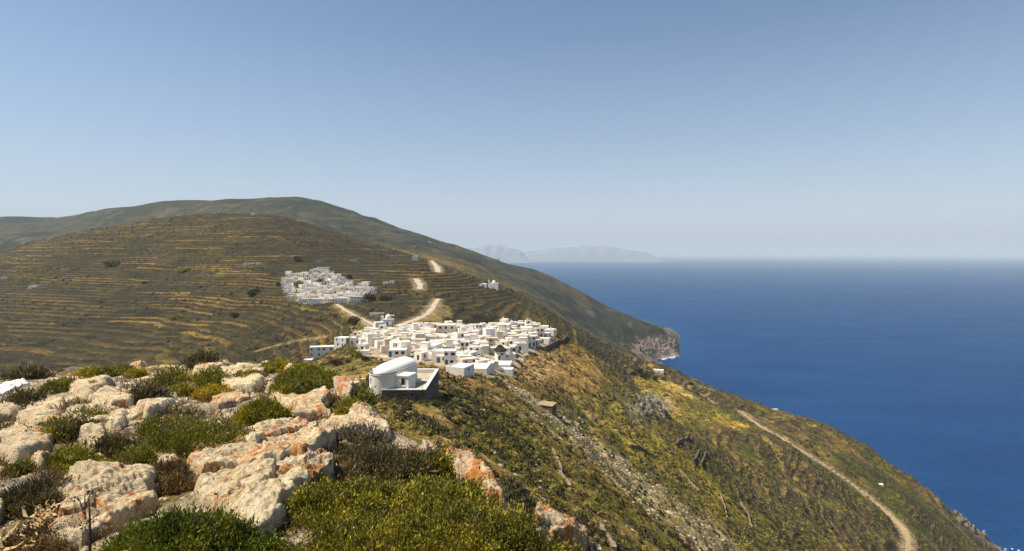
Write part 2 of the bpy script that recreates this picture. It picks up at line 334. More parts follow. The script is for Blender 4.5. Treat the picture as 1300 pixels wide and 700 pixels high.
def pchip(x, y, q):
    h = np.diff(x); d = np.diff(y)/h; m = np.zeros_like(y)
    for i in range(1, len(x)-1):
        if d[i-1]*d[i] > 0:
            w1 = 2*h[i]+h[i-1]; w2 = h[i]+2*h[i-1]; m[i] = (w1+w2)/(w1/d[i-1]+w2/d[i])
    m[0] = d[0]; m[-1] = d[-1]
    k = np.clip(np.searchsorted(x, q)-1, 0, len(x)-2); t = (q-x[k])/h[k]
    return (y[k]*(1+2*t)*(1-t)**2 + m[k]*h[k]*t*(1-t)**2 + y[k+1]*t*t*(3-2*t) + m[k+1]*h[k]*t*t*(t-1))
LY = np.log(YS)
ZG = np.empty((NR, NC))
for c in range(NC): ZG[:, c] = pchip(fy[:, c], fz[:, c], np.clip(LY, fy[0, c], fy[-1, c]))
PX = np.broadcast_to(PXS, (NR, NC)); YG = np.broadcast_to(YS[:, None], (NR, NC)); XG = (PX-CX)/F*YG
ZB = ZG.copy()
# relief
PYB = HY-F*ZB/YG
vill1 = ss(165, 190, YG)*(1-ss(330, 350, YG))*ss(415, 440, PX)*(1-ss(690, 715, PX))
yard = np.exp(-(((XG+16)/8)**2+((YG-90)/12)**2))
fgm = 1-ss(24, 40, YG)
near = ss(26, 45, YG)*(1-ss(300, 420, YG))
right = ss(690, 760, PX)*ss(70, 140, YG)*(1-ss(950, 1100, YG))
mtn = ss(1250, 1500, YG)
hill = ss(380, 500, YG)*(1-ss(1200, 1350, YG))*(1-ss(690, 760, PX))
def ridged(x, y, seed): return 1-2*np.abs(fbm(x, y, None, 3, seed))
D = fgm*(fbm(XG/.9, YG/.9, None, 4, 3)*.05+(np.floor(fbm(XG/1.1, YG/1.8, None, 4, 6)*3)+ss(0,.2,(fbm(XG/1.1, YG/1.8, None, 4, 6)*3)%1))*.045+fbm(XG/3.5, YG/3.5, None, 2, 4)*.10)*ss(2.5, 5, YG)
D = D + near*(1-vill1)*(1-yard)*(fbm(XG/9, YG/9, None, 4, 11)*.75*ss(40, 90, YG)+fbm(XG/2.2, YG/2.2, None, 3, 12)*.22)
D = D - 1.7*np.exp(-(((XG+11.8)/5.5)**2+((YG-82.5)/5.5)**2))*(YG > 60)
D = D + right*(fbm(XG/70, YG/70, None, 4, 21)*4.0+ridged(XG/34+fbm(XG/50, YG/50)*.4, YG/60, 22)*1.5+fbm(XG/9, YG/9, None, 3, 23)*.9)
D = D + hill*(fbm(XG/140, YG/140, None, 3, 31)*3.5+fbm(XG/25, YG/25, None, 3, 32)*.7)
D = D + mtn*(fbm(XG/260, YG/260, None, 5, 41)*9+ridged(XG/160, YG/260, 42)*5)*np.clip(1-np.abs(PYB-440)/1e4, 0, 1)
rk = ss(30, 90, YG)
# crag below the crest
crag = np.exp(-(((PX-822)/34)**2+((PYB-520)/26)**2))*ss(200, 260, YG)*(1-ss(520, 620, YG))
D = D + crag*(fbm(XG/9, YG/9, ZB/5, 4, 51)*5.5)
# sea cliffs
cl = ss(-296, -250, ZB)*(1-ss(-250, -190, ZB))*(ss(560, 600, YG))*(PX > 720)
D = D + cl*(ridged(XG/28, YG/40, 61)*6+fbm(XG/10, YG/10, None, 3, 62)*3)
ZG = ZG + D
def cliffy(z):   # steepen the last metres above the water
    h = z-SEA
    return np.where((h > 0) & (h < 34), SEA+34*(np.clip(h, 0, 34)/34)**.62, z)
clm = ss(560, 620, YG)*(PX > 690)
ZG = ZG*(1-clm)+cliffy(ZG)*clm
# terraces
tw = np.where(PX < 500, ss(290, 330, YG), ss(335, 400, YG))*(1-ss(1230, 1330, YG))*(1-ss(650, 720, PX))
tw = np.maximum(tw, ss(640, 700, PX)*(1-ss(872, 905, PX))*ss(440, 500, YG)*(1-ss(860, 980, YG)))
n12r = fbm(XG/60, YG/60, None, 3, 171)
twr = ss(800, 860, PX)*ss(150, 220, YG)*(1-ss(750, 900, YG))*ss(-.5, .1, n12r)*1.0
tstep = np.where(PX > 700, 4.2, 5.0)
st = 2.9
warp = fbm(XG/120, YG/120, None, 3, 71)*1.6+fbm(XG/30, YG/30, None, 2, 72)*.35
tph = ZG/st+warp*.35
fr = tph-np.floor(tph)
stair = np.floor(tph)+np.where(fr < .3, ss(0, .3, fr)*.85, .85+(fr-.3)/.7*.15)
tamp = np.maximum(tw, twr*.9)*(1-.75*ss(900, 1250, YG))
v2 = np.exp(-(((PX-418)/62)**2+((PYB-364)/24)**2))*ss(480, 540, YG)*(1-ss(760, 800, YG))
ZT = ZG+(stair-tph)*st*.8*tamp*(1-v2*.8)
ZG = ZT
PYG = HY-F*ZG/YG

def gridpos(x, y):
    c = np.clip((CX+F*np.asarray(x)/np.asarray(y)-PXS[0])/2.75, 0, NC-1.001); r = np.clip(np.interp(y, YS, np.arange(NR)), 0, NR-1.001)
    return c, r
def zat(x, y, G=None):
    G = ZG if G is None else G
    c, r = gridpos(x, y); c0 = c.astype(int) if hasattr(c, 'astype') else int(c); r0 = r.astype(int) if hasattr(r, 'astype') else int(r)
    fc = c-c0; f = r-r0
    return (G[r0, c0]*(1-fc)+G[r0, c0+1]*fc)*(1-f)+(G[r0+1, c0]*(1-fc)+G[r0+1, c0+1]*fc)*f
def hit(px, py, Y0=2.0, Y1=5000):
    c = np.clip((px-PXS[0])/2.75, 0, NC-1.001); c0 = int(c); fc = c-c0
    z = ZG[:, c0]*(1-fc)+ZG[:, c0+1]*fc; q = HY-F*z/YS-py
    i0 = int(np.searchsorted(YS, Y0)); i1 = min(int(np.searchsorted(YS, Y1)), NR-1)
    k = np.nonzero(q[i0:i1] <= 0)[0]
    if len(k) == 0:
        i = i0+int(np.argmin(q[i0:i1])); Y = YS[i]
    else:
        i = i0+int(k[0])
        if i > i0: t = q[i-1]/(q[i-1]-q[i]+1e-12); Y = YS[i-1]+(YS[i]-YS[i-1])*t
        else: Y = YS[i]
    x = (px-CX)/F*Y
    return np.array([x, Y, float(zat(np.array(x), np.array(Y)))])

# roads and tracks: found on the ground, then the ground is levelled under them
def road_pts(pts, step):
    w = [hit(*p) for p in pts]
    w = np.array(w); 
    d = np.concatenate([[0], np.cumsum(np.linalg.norm(np.diff(w[:, :2], axis=0), axis=1))]); s = np.arange(0, d[-1], step)
    q = np.stack([np.interp(s, d, w[:, i]) for i in range(3)], 1)
    for i in range(3):
        k = min(6, max(1, len(q)//8)); q[:, i] = gsm(q[:, i], k)
    return q
ROADS = {}
def do_road(name, pts, width, step, matname, label=None):
    global ZG
    q = road_pts(pts, step)
    x0, x1, y0, y1 = q[:, 0].min()-30, q[:, 0].max()+30, q[:, 1].min()-30, q[:, 1].max()+30
    sel = np.nonzero((XG > x0) & (XG < x1) & (YG > y0) & (YG < y1))
    px_, py_ = XG[sel], YG[sel]
    best = np.full(len(px_), 1e9); bz = np.zeros(len(px_))
    for a in range(len(q)):
        d = (px_-q[a, 0])**2+(py_-q[a, 1])**2; m = d < best; best[m] = d[m]; bz[m] = q[a, 2]
    w = 1-ss(width*.75, width*1.7+1.5, np.sqrt(best))
    z = ZG[sel]; ZG[sel] = z*(1-w)+(bz-.05)*w
    ROADS[name] = (q, width, matname, sel, w)
do_road('dirt_track', [(936,519,300), (955,535,280), (975,548,270), (1010,567,250), (1050,592,250), (1085,614,250), (1110,636,250), (1135,655,250), (1150,668,230), (1157,688,230), (1152,703,230), (1140,726,200)], 4.6, 4, 'dirt')
do_road('village_road', [(505,414,330), (522,408,340), (538,402,350), (548,394,350), (552,386,380), (557,378,390)], 4.6, 3, 'road')
do_road('hill_road', [(533,368,500), (534,362,520), (530,357,540), (527,353,560)], 6.0, 3, 'road')
do_road('upper_road', [(556,347,640), (557,343,650), (553,337,680), (548,331,700)], 6.5, 3, 'road')
do_road('footpath', [(425,385,430), (440,395,400), (455,403,370), (470,410,340), (478,415,320)], 3.0, 3, 'road')
do_road('field_track', [(322,447,300), (345,440,300), (368,434,300), (390,430,300), (415,428,300)], 2.5, 3, 'dirt')
do_road('coast_track', [(872,483,600), (890,490,600), (905,496,600)], 5, 4, 'dirt')
PYG = HY-F*ZG/YG

# ground colours (materials of the ground itself: soil, stubble, scrub, bare rock)
def inpoly(px, py, poly):
    r = np.zeros(px.shape, bool); n = len(poly); j = n-1
    for i in range(n):
        xi, yi = poly[i]; xj, yj = poly[j]
        c = ((yi > py) != (yj > py)) & (px < (xj-xi)*(py-yi)/(yj-yi+1e-9)+xi); r ^= c; j = i
    return r
n40 = fbm(XG/45, YG/45, None, 5, 101); n12 = fbm(XG/13, YG/13, None, 5, 102); n3 = fbm(XG/3, YG/3, None, 4, 103); n1 = fbm(XG/.8, YG/.8, None, 4, 104)
n200 = fbm(XG/220, YG/220, None, 5, 105)
olive = np.array([.092, .085, .018]); brown = np.array([.20, .125, .05]); gold = np.array([.34, .225, .055]); dkscrub = np.array([.034, .037, .014]); orange = np.array([.27, .155, .062])
greyr = np.array([.24, .22, .19]); pale = np.array([.50, .42, .32]); pink = np.array([.30, .20, .15])
CG = mixc(olive, brown, ss(-.35, .5, n40+.5*n12))
CG = mixc(CG, dkscrub, ss(.15, .6, n12-.4*n40)*.6)
# near slope
ns = near*(1-vill1)
CG = CG*(1-ns[..., None])+ns[..., None]*mixc(mixc([.155, .13, .028], [.30, .20, .08], ss(-.25, .45, n12*.7+n3*.5)), dkscrub, ss(.25, .6, n3-.3*n12)*.5)
jx = PX+n12*7; jy = PYG+n3*3+n12*4
def zone(poly, Y0, Y1, c, a=1.0):
    global CG
    mm = inpoly(jx, jy, poly) & (YG > Y0) & (YG < Y1)
    CG = np.where(mm[..., None], CG*(1-a)+np.asarray(c)*a*(1+.25*n3[..., None]), CG)
zone([(560,474),(650,478),(662,455),(712,428),(740,445),(770,485),(740,505),(690,505),(640,500),(590,490)], 120, 345, orange, .75)
zone([(640,478),(660,462),(700,440),(722,450),(700,475),(670,490)], 120, 345, [.30,.21,.12], .6)
zone([(800,478),(845,482),(872,494),(905,520),(960,545),(900,538),(860,548),(835,530),(815,500)], 380, 900, [.36,.25,.04], .9)
zone([(822,478),(845,482),(905,512),(890,512),(850,493)], 380, 900, [.46,.33,.11], .9)
zone([(840,495),(862,500),(863,525),(852,520)], 380, 900, [.34,.19,.06], .8)
zone([(770,535),(800,545),(850,560),(880,585),(960,640),(1010,690),(900,650),(850,610),(800,580)], 90, 420, [.30,.235,.032], .8)
zone([(905,555),(990,600),(1010,640),(960,620)], 150, 600, [.11,.11,.02], .6)
zone([(860,500),(905,512),(900,560),(865,545)], 380, 800, [.10,.10,.022], .7)
zone([(520,372),(600,350),(660,372),(690,400),(640,412),(560,412)], 430, 760, [.075,.072,.028], .55)
zone([(545,378),(560,378),(575,400),(560,410),(530,408)], 340, 520, [.22,.165,.08], .8)
# strip of bare broken rock running down the slope
sx = np.interp(PYG, [470, 500, 540, 600, 660, 720], [628, 660, 715, 795, 868, 930]); wd = np.interp(PYG, [478, 505, 540, 600, 720], [5, 10, 22, 30, 38])
strip = np.exp(-((PX+n12*10-sx)/wd)**2)*near*(YG > 60)*(PX > 600)*ss(470, 500, PYG)
stripm = ss(.35, .8, strip+.35*n3)
CG = mixc(CG, [.36, .295, .21], stripm*.6)
stm = strip
cg = ss(.25, .6, crag+.2*n3); CG = mixc(CG, [.20, .185, .165], cg*.85)
# steep ground shows rock
dzdy = np.gradient(ZG, axis=0)/np.gradient(YG, axis=0); dzdx = np.gradient(ZG, axis=1)/(np.gradient(XG, axis=1))
slope = np.sqrt(dzdy**2+dzdx**2)
steep = ss(.75, 1.3, slope+.25*n12)*(YG > 120)*(tw < .2)
CG = mixc(CG, mixc([.17, .15, .13], [.30, .24, .19], ss(-.4, .4, n12)), steep*.75)
# mountain
mc = mixc([.024, .028, .014], [.058, .050, .026], ss(-.35, .45, n200*.7+.9*n40)); mc = mixc(mc, [.022, .026, .013], ss(.0, .4, fbm(XG/55, YG/90, None, 5, 107))*.7); mc = mixc(mc, [.10,.08,.05], ss(.45,.7, fbm(XG/40, YG/60, None, 4, 109))*.7)
mc = mixc(mc, mixc([.022,.026,.02], [.05,.046,.03], ss(-.2,.5,n40+n200)), (1-ss(95, 150, PX))*ss(2000, 2600, YG)); CG = CG*(1-mtn[..., None])+mc*mtn[..., None]
cliffm = ss(0, 10, 40-(ZG-SEA)+n12*22)*(YG > 560)*(PX > 690)
CG = mixc(CG, mixc(mixc([.06, .054, .052], [.14, .115, .095], ss(-.3,.2,n12)), [.24, .17, .125], ss(.1, .6, n12*.6+.8*n40)), cliffm*.9)
CG = mixc(CG, [.30, .25, .21], ss(0, 3, 5-(ZG-SEA))*(YG > 560)*(PX > 690)*.7)
vpoly = vill1*inpoly(PX+n12*4, PYG+n3*2, [(446,434),(470,418),(500,414),(560,412),(640,408),(700,408),(708,420),(700,436),(668,452),(655,470),(640,478),(600,482),(560,474),(500,462),(462,452)])
# villages: trodden pale earth and paving
CG = mixc(CG, mixc([.44, .37, .275], [.30, .22, .13], ss(-.2, .5, n3+n12*.5)), vpoly*.9)
v2g = inpoly(PX+n12*5, PYG+n12*3, [(358,357),(368,350),(380,351),(396,347),(420,346),(432,353),(450,362),(472,363),(476,370),(462,378),(440,384),(384,385),(366,378)])*(YG > 480)*(YG < 800)
CG = mixc(CG, mixc([.30, .25, .17], [.12, .09, .045], ss(-.1, .5, n12)), v2g*.9)
# foreground: pale bedrock, stony soil and dry grass
fgc = mixc([.55, .45, .31], [.20, .125, .05], ss(.0, .4, n1*.7+n3*.6)); fgc = mixc(fgc, [.16, .13, .03], ss(.15, .5, fbm(XG/1.6, YG/1.6, None, 3, 108))*.6)
Yed = np.exp(fy[3])[None, :]; fgb = fgm*(1-ss(Yed*1.03, Yed*1.35, YG)); CG = CG*(1-fgb[..., None])+fgc*fgb[..., None]
for nm, (q, wdt, mn, sel, w) in ROADS.items(): pass
GW = ss(26, 40, YG)*(1-vpoly)*(1-cliffm)*(1-v2g)*(1-mtn); CG = CG*(1-GW[..., None])+GW[..., None]*CG*np.array([1.07, 1.04, .78])
TWC = np.maximum(tw*(1-.9*v2g), twr*.9)*(1-.75*ss(640, 760, PX)*(PX < 0))
for poly, y0, y1 in (([(800,478),(845,482),(872,494),(905,520),(960,545),(860,548),(835,530),(815,500)], 380, 900), ([(545,378),(560,378),(575,400),(560,410),(530,408)], 340, 520)):
    TWC = np.where(inpoly(jx, jy, poly) & (YG > y0) & (YG < y1), TWC*.15, TWC)
for nm, (q, wdt, mn, sel, w) in ROADS.items():
    TWC[sel] *= (1-w); CG[sel] = mixc(CG[sel], [.25, .185, .11], w*.7)
scrubm = np.clip(ss(100, 300, YG)*(1-vill1)*(1-.6*mtn)*(1-cliffm), 0, 1)
idx = np.arange(NR*NC).reshape(NR, NC)
quads = np.stack([idx[:-1, :-1], idx[:-1, 1:], idx[1:, 1:], idx[1:, :-1]], -1).reshape(-1, 4)
zq = ZG.ravel()[quads].max(1); quads = quads[zq > SEA-25]
terrain = mk('terrain', np.stack([XG, YG, ZG], -1).reshape(-1, 3), quads, M['terrain'], col=np.clip(CG, .004, .8).reshape(-1, 3), smooth=True, attrs={'tphase': tph, 'tw': np.clip(TWC, 0, 1), 'scrub': scrubm, 'stubble': np.exp(-(((PX-430)/62)**2+((PYG-415)/26)**2))*(YG > 280)*(YG < 640)+.8*np.exp(-(((PX-780)/75)**2+((PYG-448)/38)**2))*(YG > 450)*(YG < 950)+.5*np.exp(-(((PX-620)/60)**2+((PYG-375)/25)**2))*(YG > 430)*(YG < 900)+.8*ss(800, 880, PX)*(YG > 180)*(YG < 760)*ss(-.3, .2, n12r), 'hillm': 1-ss(690, 800, PX), 'nearm': near*(1-vill1)})
tag(terrain, 'terraced and scrubby island slopes falling to the sea', kind='structure')

def ribbon(name, q, width, mat, lift=.12, label=None):
    t = np.gradient(q[:, :2], axis=0); t /= np.linalg.norm(t, axis=1)[:, None]; n = np.stack([t[:, 1], -t[:, 0]], 1)
    V = []; k = 5
    for j in range(k):
        u = (j/(k-1)-.5)*width*np.clip(np.minimum(np.arange(len(q)), np.arange(len(q))[::-1])/(len(q)*.5 if name == 'dirt_track' and width < 4.8 else 3)+.35, 0, 1)*(1+.28*vn(np.arange(len(q))*.45, np.full(len(q), j*3.7)))
        xy = q[:, :2]+n*u[:, None]; z = np.maximum(zat(xy[:, 0], xy[:, 1]), q[:, 2])+lift-(.08 if j in (0, k-1) else 0)
        V.append(np.concatenate([xy, z[:, None]], 1))
    V = np.stack(V, 1); i = np.arange(len(q)*k).reshape(len(q), k)
    Q = np.stack([i[:-1, :-1], i[:-1, 1:], i[1:, 1:], i[1:, :-1]], -1).reshape(-1, 4)
    o = mk(name, V.reshape(-1, 3), Q, mat, smooth=True); tag(o, label, kind='structure'); return o
RN = {'dirt_track': 'pale dirt track winding down the right hand slope', 'village_road': 'grey road leaving the near village uphill', 'hill_road': 'short visible bend of the road on the middle terraces', 'upper_road': 'curving stretch of road high on the hill', 'footpath': 'straight pale path between the two villages', 'field_track': 'thin track across the lower terraces', 'coast_track': 'dirt track along the edge of the golden fields'}
for nm, (q, wdt, mn, sel, w) in ROADS.items(): ribbon({'coast_track': 'dirt_track', 'hill_road': 'hill_road', 'upper_road': 'hill_road'}.get(nm, nm), q, wdt, M[mn], label=RN[nm])
#SECTION2

# ------------------------------------------------------------------ foreground bedrock, one slab after another
def segdist(x, y, poly):
    d = np.full(x.shape, 1e9); n = len(poly)
    for i in range(n):
        ax, ay = poly[i]; bx, by = poly[(i+1) % n]; dx, dy = bx-ax, by-ay
        t = np.clip(((x-ax)*dx+(y-ay)*dy)/(dx*dx+dy*dy+1e-12), 0, 1); d = np.minimum(d, np.hypot(x-ax-t*dx, y-ay-t*dy))
    return np.where(inpoly(x, y, poly), d, -d)
nrock = [0]
def rock(poly, h, label, mat='rock', tilt=0.0, Y1=34, nx=None, Y0=2.5):
    nrock[0] += 1; sd_ = 300+nrock[0]*7
    W = [hit(a, b, Y0, Y1) for a, b in poly]; W = [(p[0], p[1]) for p in W]
    xs = [p[0] for p in W]; ys = [p[1] for p in W]; x0, x1, y0, y1 = min(xs), max(xs), min(ys), max(ys)
    wpx = max(p[0] for p in poly)-min(p[0] for p in poly); size = x1-x0
    m = .12*size
    nx = int(np.clip(wpx*1.15, 40, 190)); ny = int(np.clip(nx*(y1-y0)/(x1-x0)*.9, 50, 200))
    gx, gy = np.meshgrid(np.linspace(x0-m, x1+m, nx), np.linspace(y0-m, y1+m, ny))
    s = segdist(gx, gy, W)
    sc_ = min(size, 2.5)
    s = s + fbm(gx/(.30*sc_), gy/(.45*sc_), None, 6, sd_, .62)*.065*sc_
    tz = zat(gx, gy)
    ed = .03*min(sc_, 1.4); h = h*.58
    up = np.clip(s/ed, 0, 1)**.45
    # joint blocks: every block of the slab has its own height and dip
    rr = np.random.default_rng(sd_); nc = int(rr.integers(5, 10))
    cx_, cy_ = rr.uniform(x0, x1, nc), rr.uniform(y0, y1, nc); off = rr.uniform(-1, 1, nc); tx = rr.normal(size=nc)*.16; ty = rr.normal(size=nc)*.10
    wx = gx+.10*sc_*fbm(gx/(.28*sc_), gy/(.28*sc_), None, 4, sd_+5); wy = gy+.16*sc_*fbm(gx/(.28*sc_), gy/(.4*sc_), None, 4, sd_+6)
    asp = (x1-x0)/max(y1-y0, .01)*1.3
    dd = (wx[..., None]-cx_)**2+((wy[..., None]-cy_)*asp)**2; o2 = np.argsort(dd, -1); k0 = o2[..., 0]
    d0 = np.sqrt(np.take_along_axis(dd, o2[..., :1], -1)[..., 0]); d1 = np.sqrt(np.take_along_axis(dd, o2[..., 1:2], -1)[..., 0])
    blk = off[k0]*.20*h+np.clip(tx[k0]*(gx-cx_[k0])+ty[k0]*(gy-cy_[k0]), -.5*h, .5*h); joint = (1-ss(0, .02*sc_, d1-d0))*(.5+.5*rr.random(nc))[k0]
    st_ = fbm(gx/(.5*sc_), gy/(.9*sc_), None, 4, sd_+1); step = (np.floor(st_*4)+ss(.0, .14, st_*4-np.floor(st_*4)))/4
    j = np.abs(fbm(gx/(.4*sc_)+.2*vn(gx*6, gy*6, None, 5), gy/(.9*sc_), None, 4, sd_+2)); crack = 1-ss(0, .03, j)
    pit = ss(.3, .6, fbm(gx/.07, gy/.10, None, 3, sd_+4))
    z = tz-.10 + up*(h+.10)+ss(0, 1.5*ed, s)*(blk*.75-joint*.22*h + step*.09*h + fbm(gx/.16, gy/.22, None, 5, sd_+3, .6)*.016+fbm(gx/.04, gy/.055, None, 3, sd_+8)*.008 - crack*.03 - pit*.012 + .03*(.5-np.abs(fbm(gx/.14, gy/.2, None, 4, sd_+9, .6))))
    cxm, cym = (x0+x1)/2, (y0+y1)/2
    z = z+up*tilt*(gx-cxm)
    z = np.where(s < -ed*.2, tz-.12, z)
    i = np.arange(gx.size).reshape(gx.shape); Q = np.stack([i[:-1, :-1], i[:-1, 1:], i[1:, 1:], i[1:, :-1]], -1).reshape(-1, 4)
    keep = s.ravel()[Q].max(1) > -ed*.25
    K = keep.reshape(gx.shape[0]-1, gx.shape[1]-1); f_ = np.zeros_like(K); si = np.where(K, s[:-1, :-1], -1e9); f_.flat[si.argmax()] = True
    while True:    # only the piece that holds together
        g_ = f_.copy(); g_[1:] |= f_[:-1]; g_[:-1] |= f_[1:]; g_[:, 1:] |= f_[:, :-1]; g_[:, :-1] |= f_[:, 1:]; g_ &= K
        if (g_ == f_).all(): break
        f_ = g_
    Q = Q[f_.ravel()]
    us = np.unique(Q); rm = np.zeros(gx.size, int); rm[us] = np.arange(len(us))
    V = np.stack([gx, gy, z], -1).reshape(-1, 3)[us]; c = np.array([cxm, cym, float(zat(np.array(cxm), np.array(cym)))])
    o = mk('limestone_rock', V-c, rm[Q], M[mat], smooth=True); o.location = c
    return tag(o, label, 'rock', 'limestone slabs on the hilltop', 'thing')
rock([(232,605),(245,572),(275,559),(330,549),(345,541),(398,540),(412,552),(430,560),(410,588),(395,598),(350,600),(300,608),(262,618),(240,616)], .26, 'broad pale slab streaked with orange, in front of the big bright green cushion', 'rock_mid', .03)
rock([(246,642),(272,606),(298,600),(340,596),(392,592),(392,630),(352,655),(346,680),(325,698),(306,692),(288,662)], .22, 'large grey-cream boulder between the fern clump and the sprawling juniper bush', 'rock', .04)
rock([(64,628),(100,606),(150,601),(186,598),(197,616),(190,640),(200,646),(152,672),(108,702),(60,704),(70,662)], .25, 'big cream slab below the twin round cushions, behind the dry stalk', 'rock')
rock([(-12,566),(8,562),(32,558),(66,562),(52,580),(24,590),(-12,590)], .25, 'flat pale slab beside the olive cushion at the frame edge')
rock([(337,497),(360,491),(385,496),(412,501),(420,510),(415,524),(424,534),(402,538),(372,541),(366,520),(345,508)], .3, 'pitted white slab behind the big bright green cushion, with rust spots', 'rock_mid', -.02)
rock([(398,548),(425,534),(450,528),(474,531),(492,546),(499,558),(482,562),(452,556),(430,550)], .28, 'rounded white rock at the cliff edge above the dark heath bush')
rock([(176,526),(186,507),(205,503),(222,504),(231,512),(206,522),(186,530)], .22, 'knobbly cream rock behind the large dark shrub')
rock([(88,492),(104,485),(126,484),(139,489),(138,497),(112,506),(94,501)], .3, 'pale block with flat top next to a tiny round bush')
rock([(114,510),(132,500),(155,502),(172,512),(164,522),(136,525),(118,516)], .3, 'smooth cream hump with a dark crack along its foot')
rock([(88,530),(108,520),(135,525),(165,523),(196,510),(200,520),(172,532),(140,536),(110,540)], .2, 'long low cream ledge in the middle of the rock field')
rock([(134,531),(150,527),(166,528),(160,541),(150,549),(135,548)], .22, 'small tilted square rock with a pinkish top')
rock([(100,560),(112,547),(130,545),(134,552),(128,566),(112,570)], .2, 'white bleached stone between two olive bushes')
rock([(-14,522),(5,513),(24,514),(30,522),(18,534),(-14,536)], .25, 'pale rounded slab under the whitewashed slab')
rock([(24,532),(40,523),(60,524),(84,535),(70,545),(40,546)], .25, 'grey-cream slab with two joints amid low shrubs')
rock([(40,520),(52,511),(74,508),(88,512),(80,521),(58,524)], .22, 'narrow cream ledge above the grey slab')
rock([(278,492),(284,474),(300,469),(322,480),(338,487),(322,498),(292,502)], .3, 'layered pale slab in front of the white valley house')
rock([(242,472),(254,459),(272,457),(290,462),(284,470),(262,478)], .35, 'cream hump with an orange cap on the far edge', 'rock_mid')
rock([(296,470),(310,463),(328,464),(338,472),(318,476)], .3, 'small far ledge in the gap between yellow bushes')
rock([(268,512),(282,503),(306,500),(316,508),(296,516),(276,520)], .22, 'tawny rock wedge behind the bright green cushion', 'rock_mid')
rock([(355,468),(364,460),(378,462),(384,470),(368,474)], .3, 'little pinkish rock on the skyline between two bushes', 'rock_mid')
rock([(418,492),(426,485),(440,486),(449,500),(446,512),(434,508)], .35, 'steep orange-crusted rock on the brink near the chapel', 'rock_lichen')
rock([(566,596),(584,588),(602,600),(624,620),(640,645),(622,640),(600,626),(578,614)], .30, 'long white rock rib with vivid orange lichen on the brink', 'rock_orange')
rock([(530,582),(538,573),(552,574),(556,582),(544,588)], .22, 'small pale rock poking from the top of the juniper bush', 'rock_mid')
rock([(676,706),(678,676),(684,664),(716,661),(740,664),(746,684),(748,712),(700,716)], .34, 'blocky rock covered in bright orange lichen at the lower brink', 'rock_orange')
rock([(748,714),(750,690),(758,686),(763,700),(764,716)], .16, 'slim grey stone splinter beside the orange block', 'rock')
rock([(384,616),(392,600),(404,590),(420,592),(424,606),(412,618),(398,624)], .30, 'orange-spotted knob rising between the slab and the heath bush', 'rock_lichen')
rock([(140,460),(160,455),(180,457),(186,464),(164,468)], .35, 'low reddish rock on the far left skyline of the hilltop', 'rock_mid')
rock([(8,646),(0,660),(-14,676),(-14,640),(0,636)], .2, 'bare pale stone cut by the frame beside the dried plants')
rock([(195,582),(206,576),(226,580),(232,588),(214,594),(200,592)], .12, 'small half-buried stone in brown dry grass')
rock([(36,585),(50,578),(62,584),(60,596),(44,600)], .16, 'yellowish stone tucked against the lower round cushion', 'rock_mid')
rock([(212,556),(228,549),(246,553),(258,560),(238,568),(218,566)], .14, 'tawny stone at the foot of the large dark shrub', 'rock_mid')
rock([(440,478),(452,470),(470,474),(462,484),(446,488)], .35, 'pale ledge on the slope left of the chapel apse', 'rock', Y0=50, Y1=140)
# whitewashed slab
ws = rock([(-16,503),(-12,494),(6,490),(20,487),(33,486),(38,490),(24,494),(12,499),(2,503)], .16, 'bright whitewashed slab lying among bare rocks at the hilltop rim', 'white'); ws.name = 'whitewashed_rock'; ws['category'] = 'rock'; del ws['group']

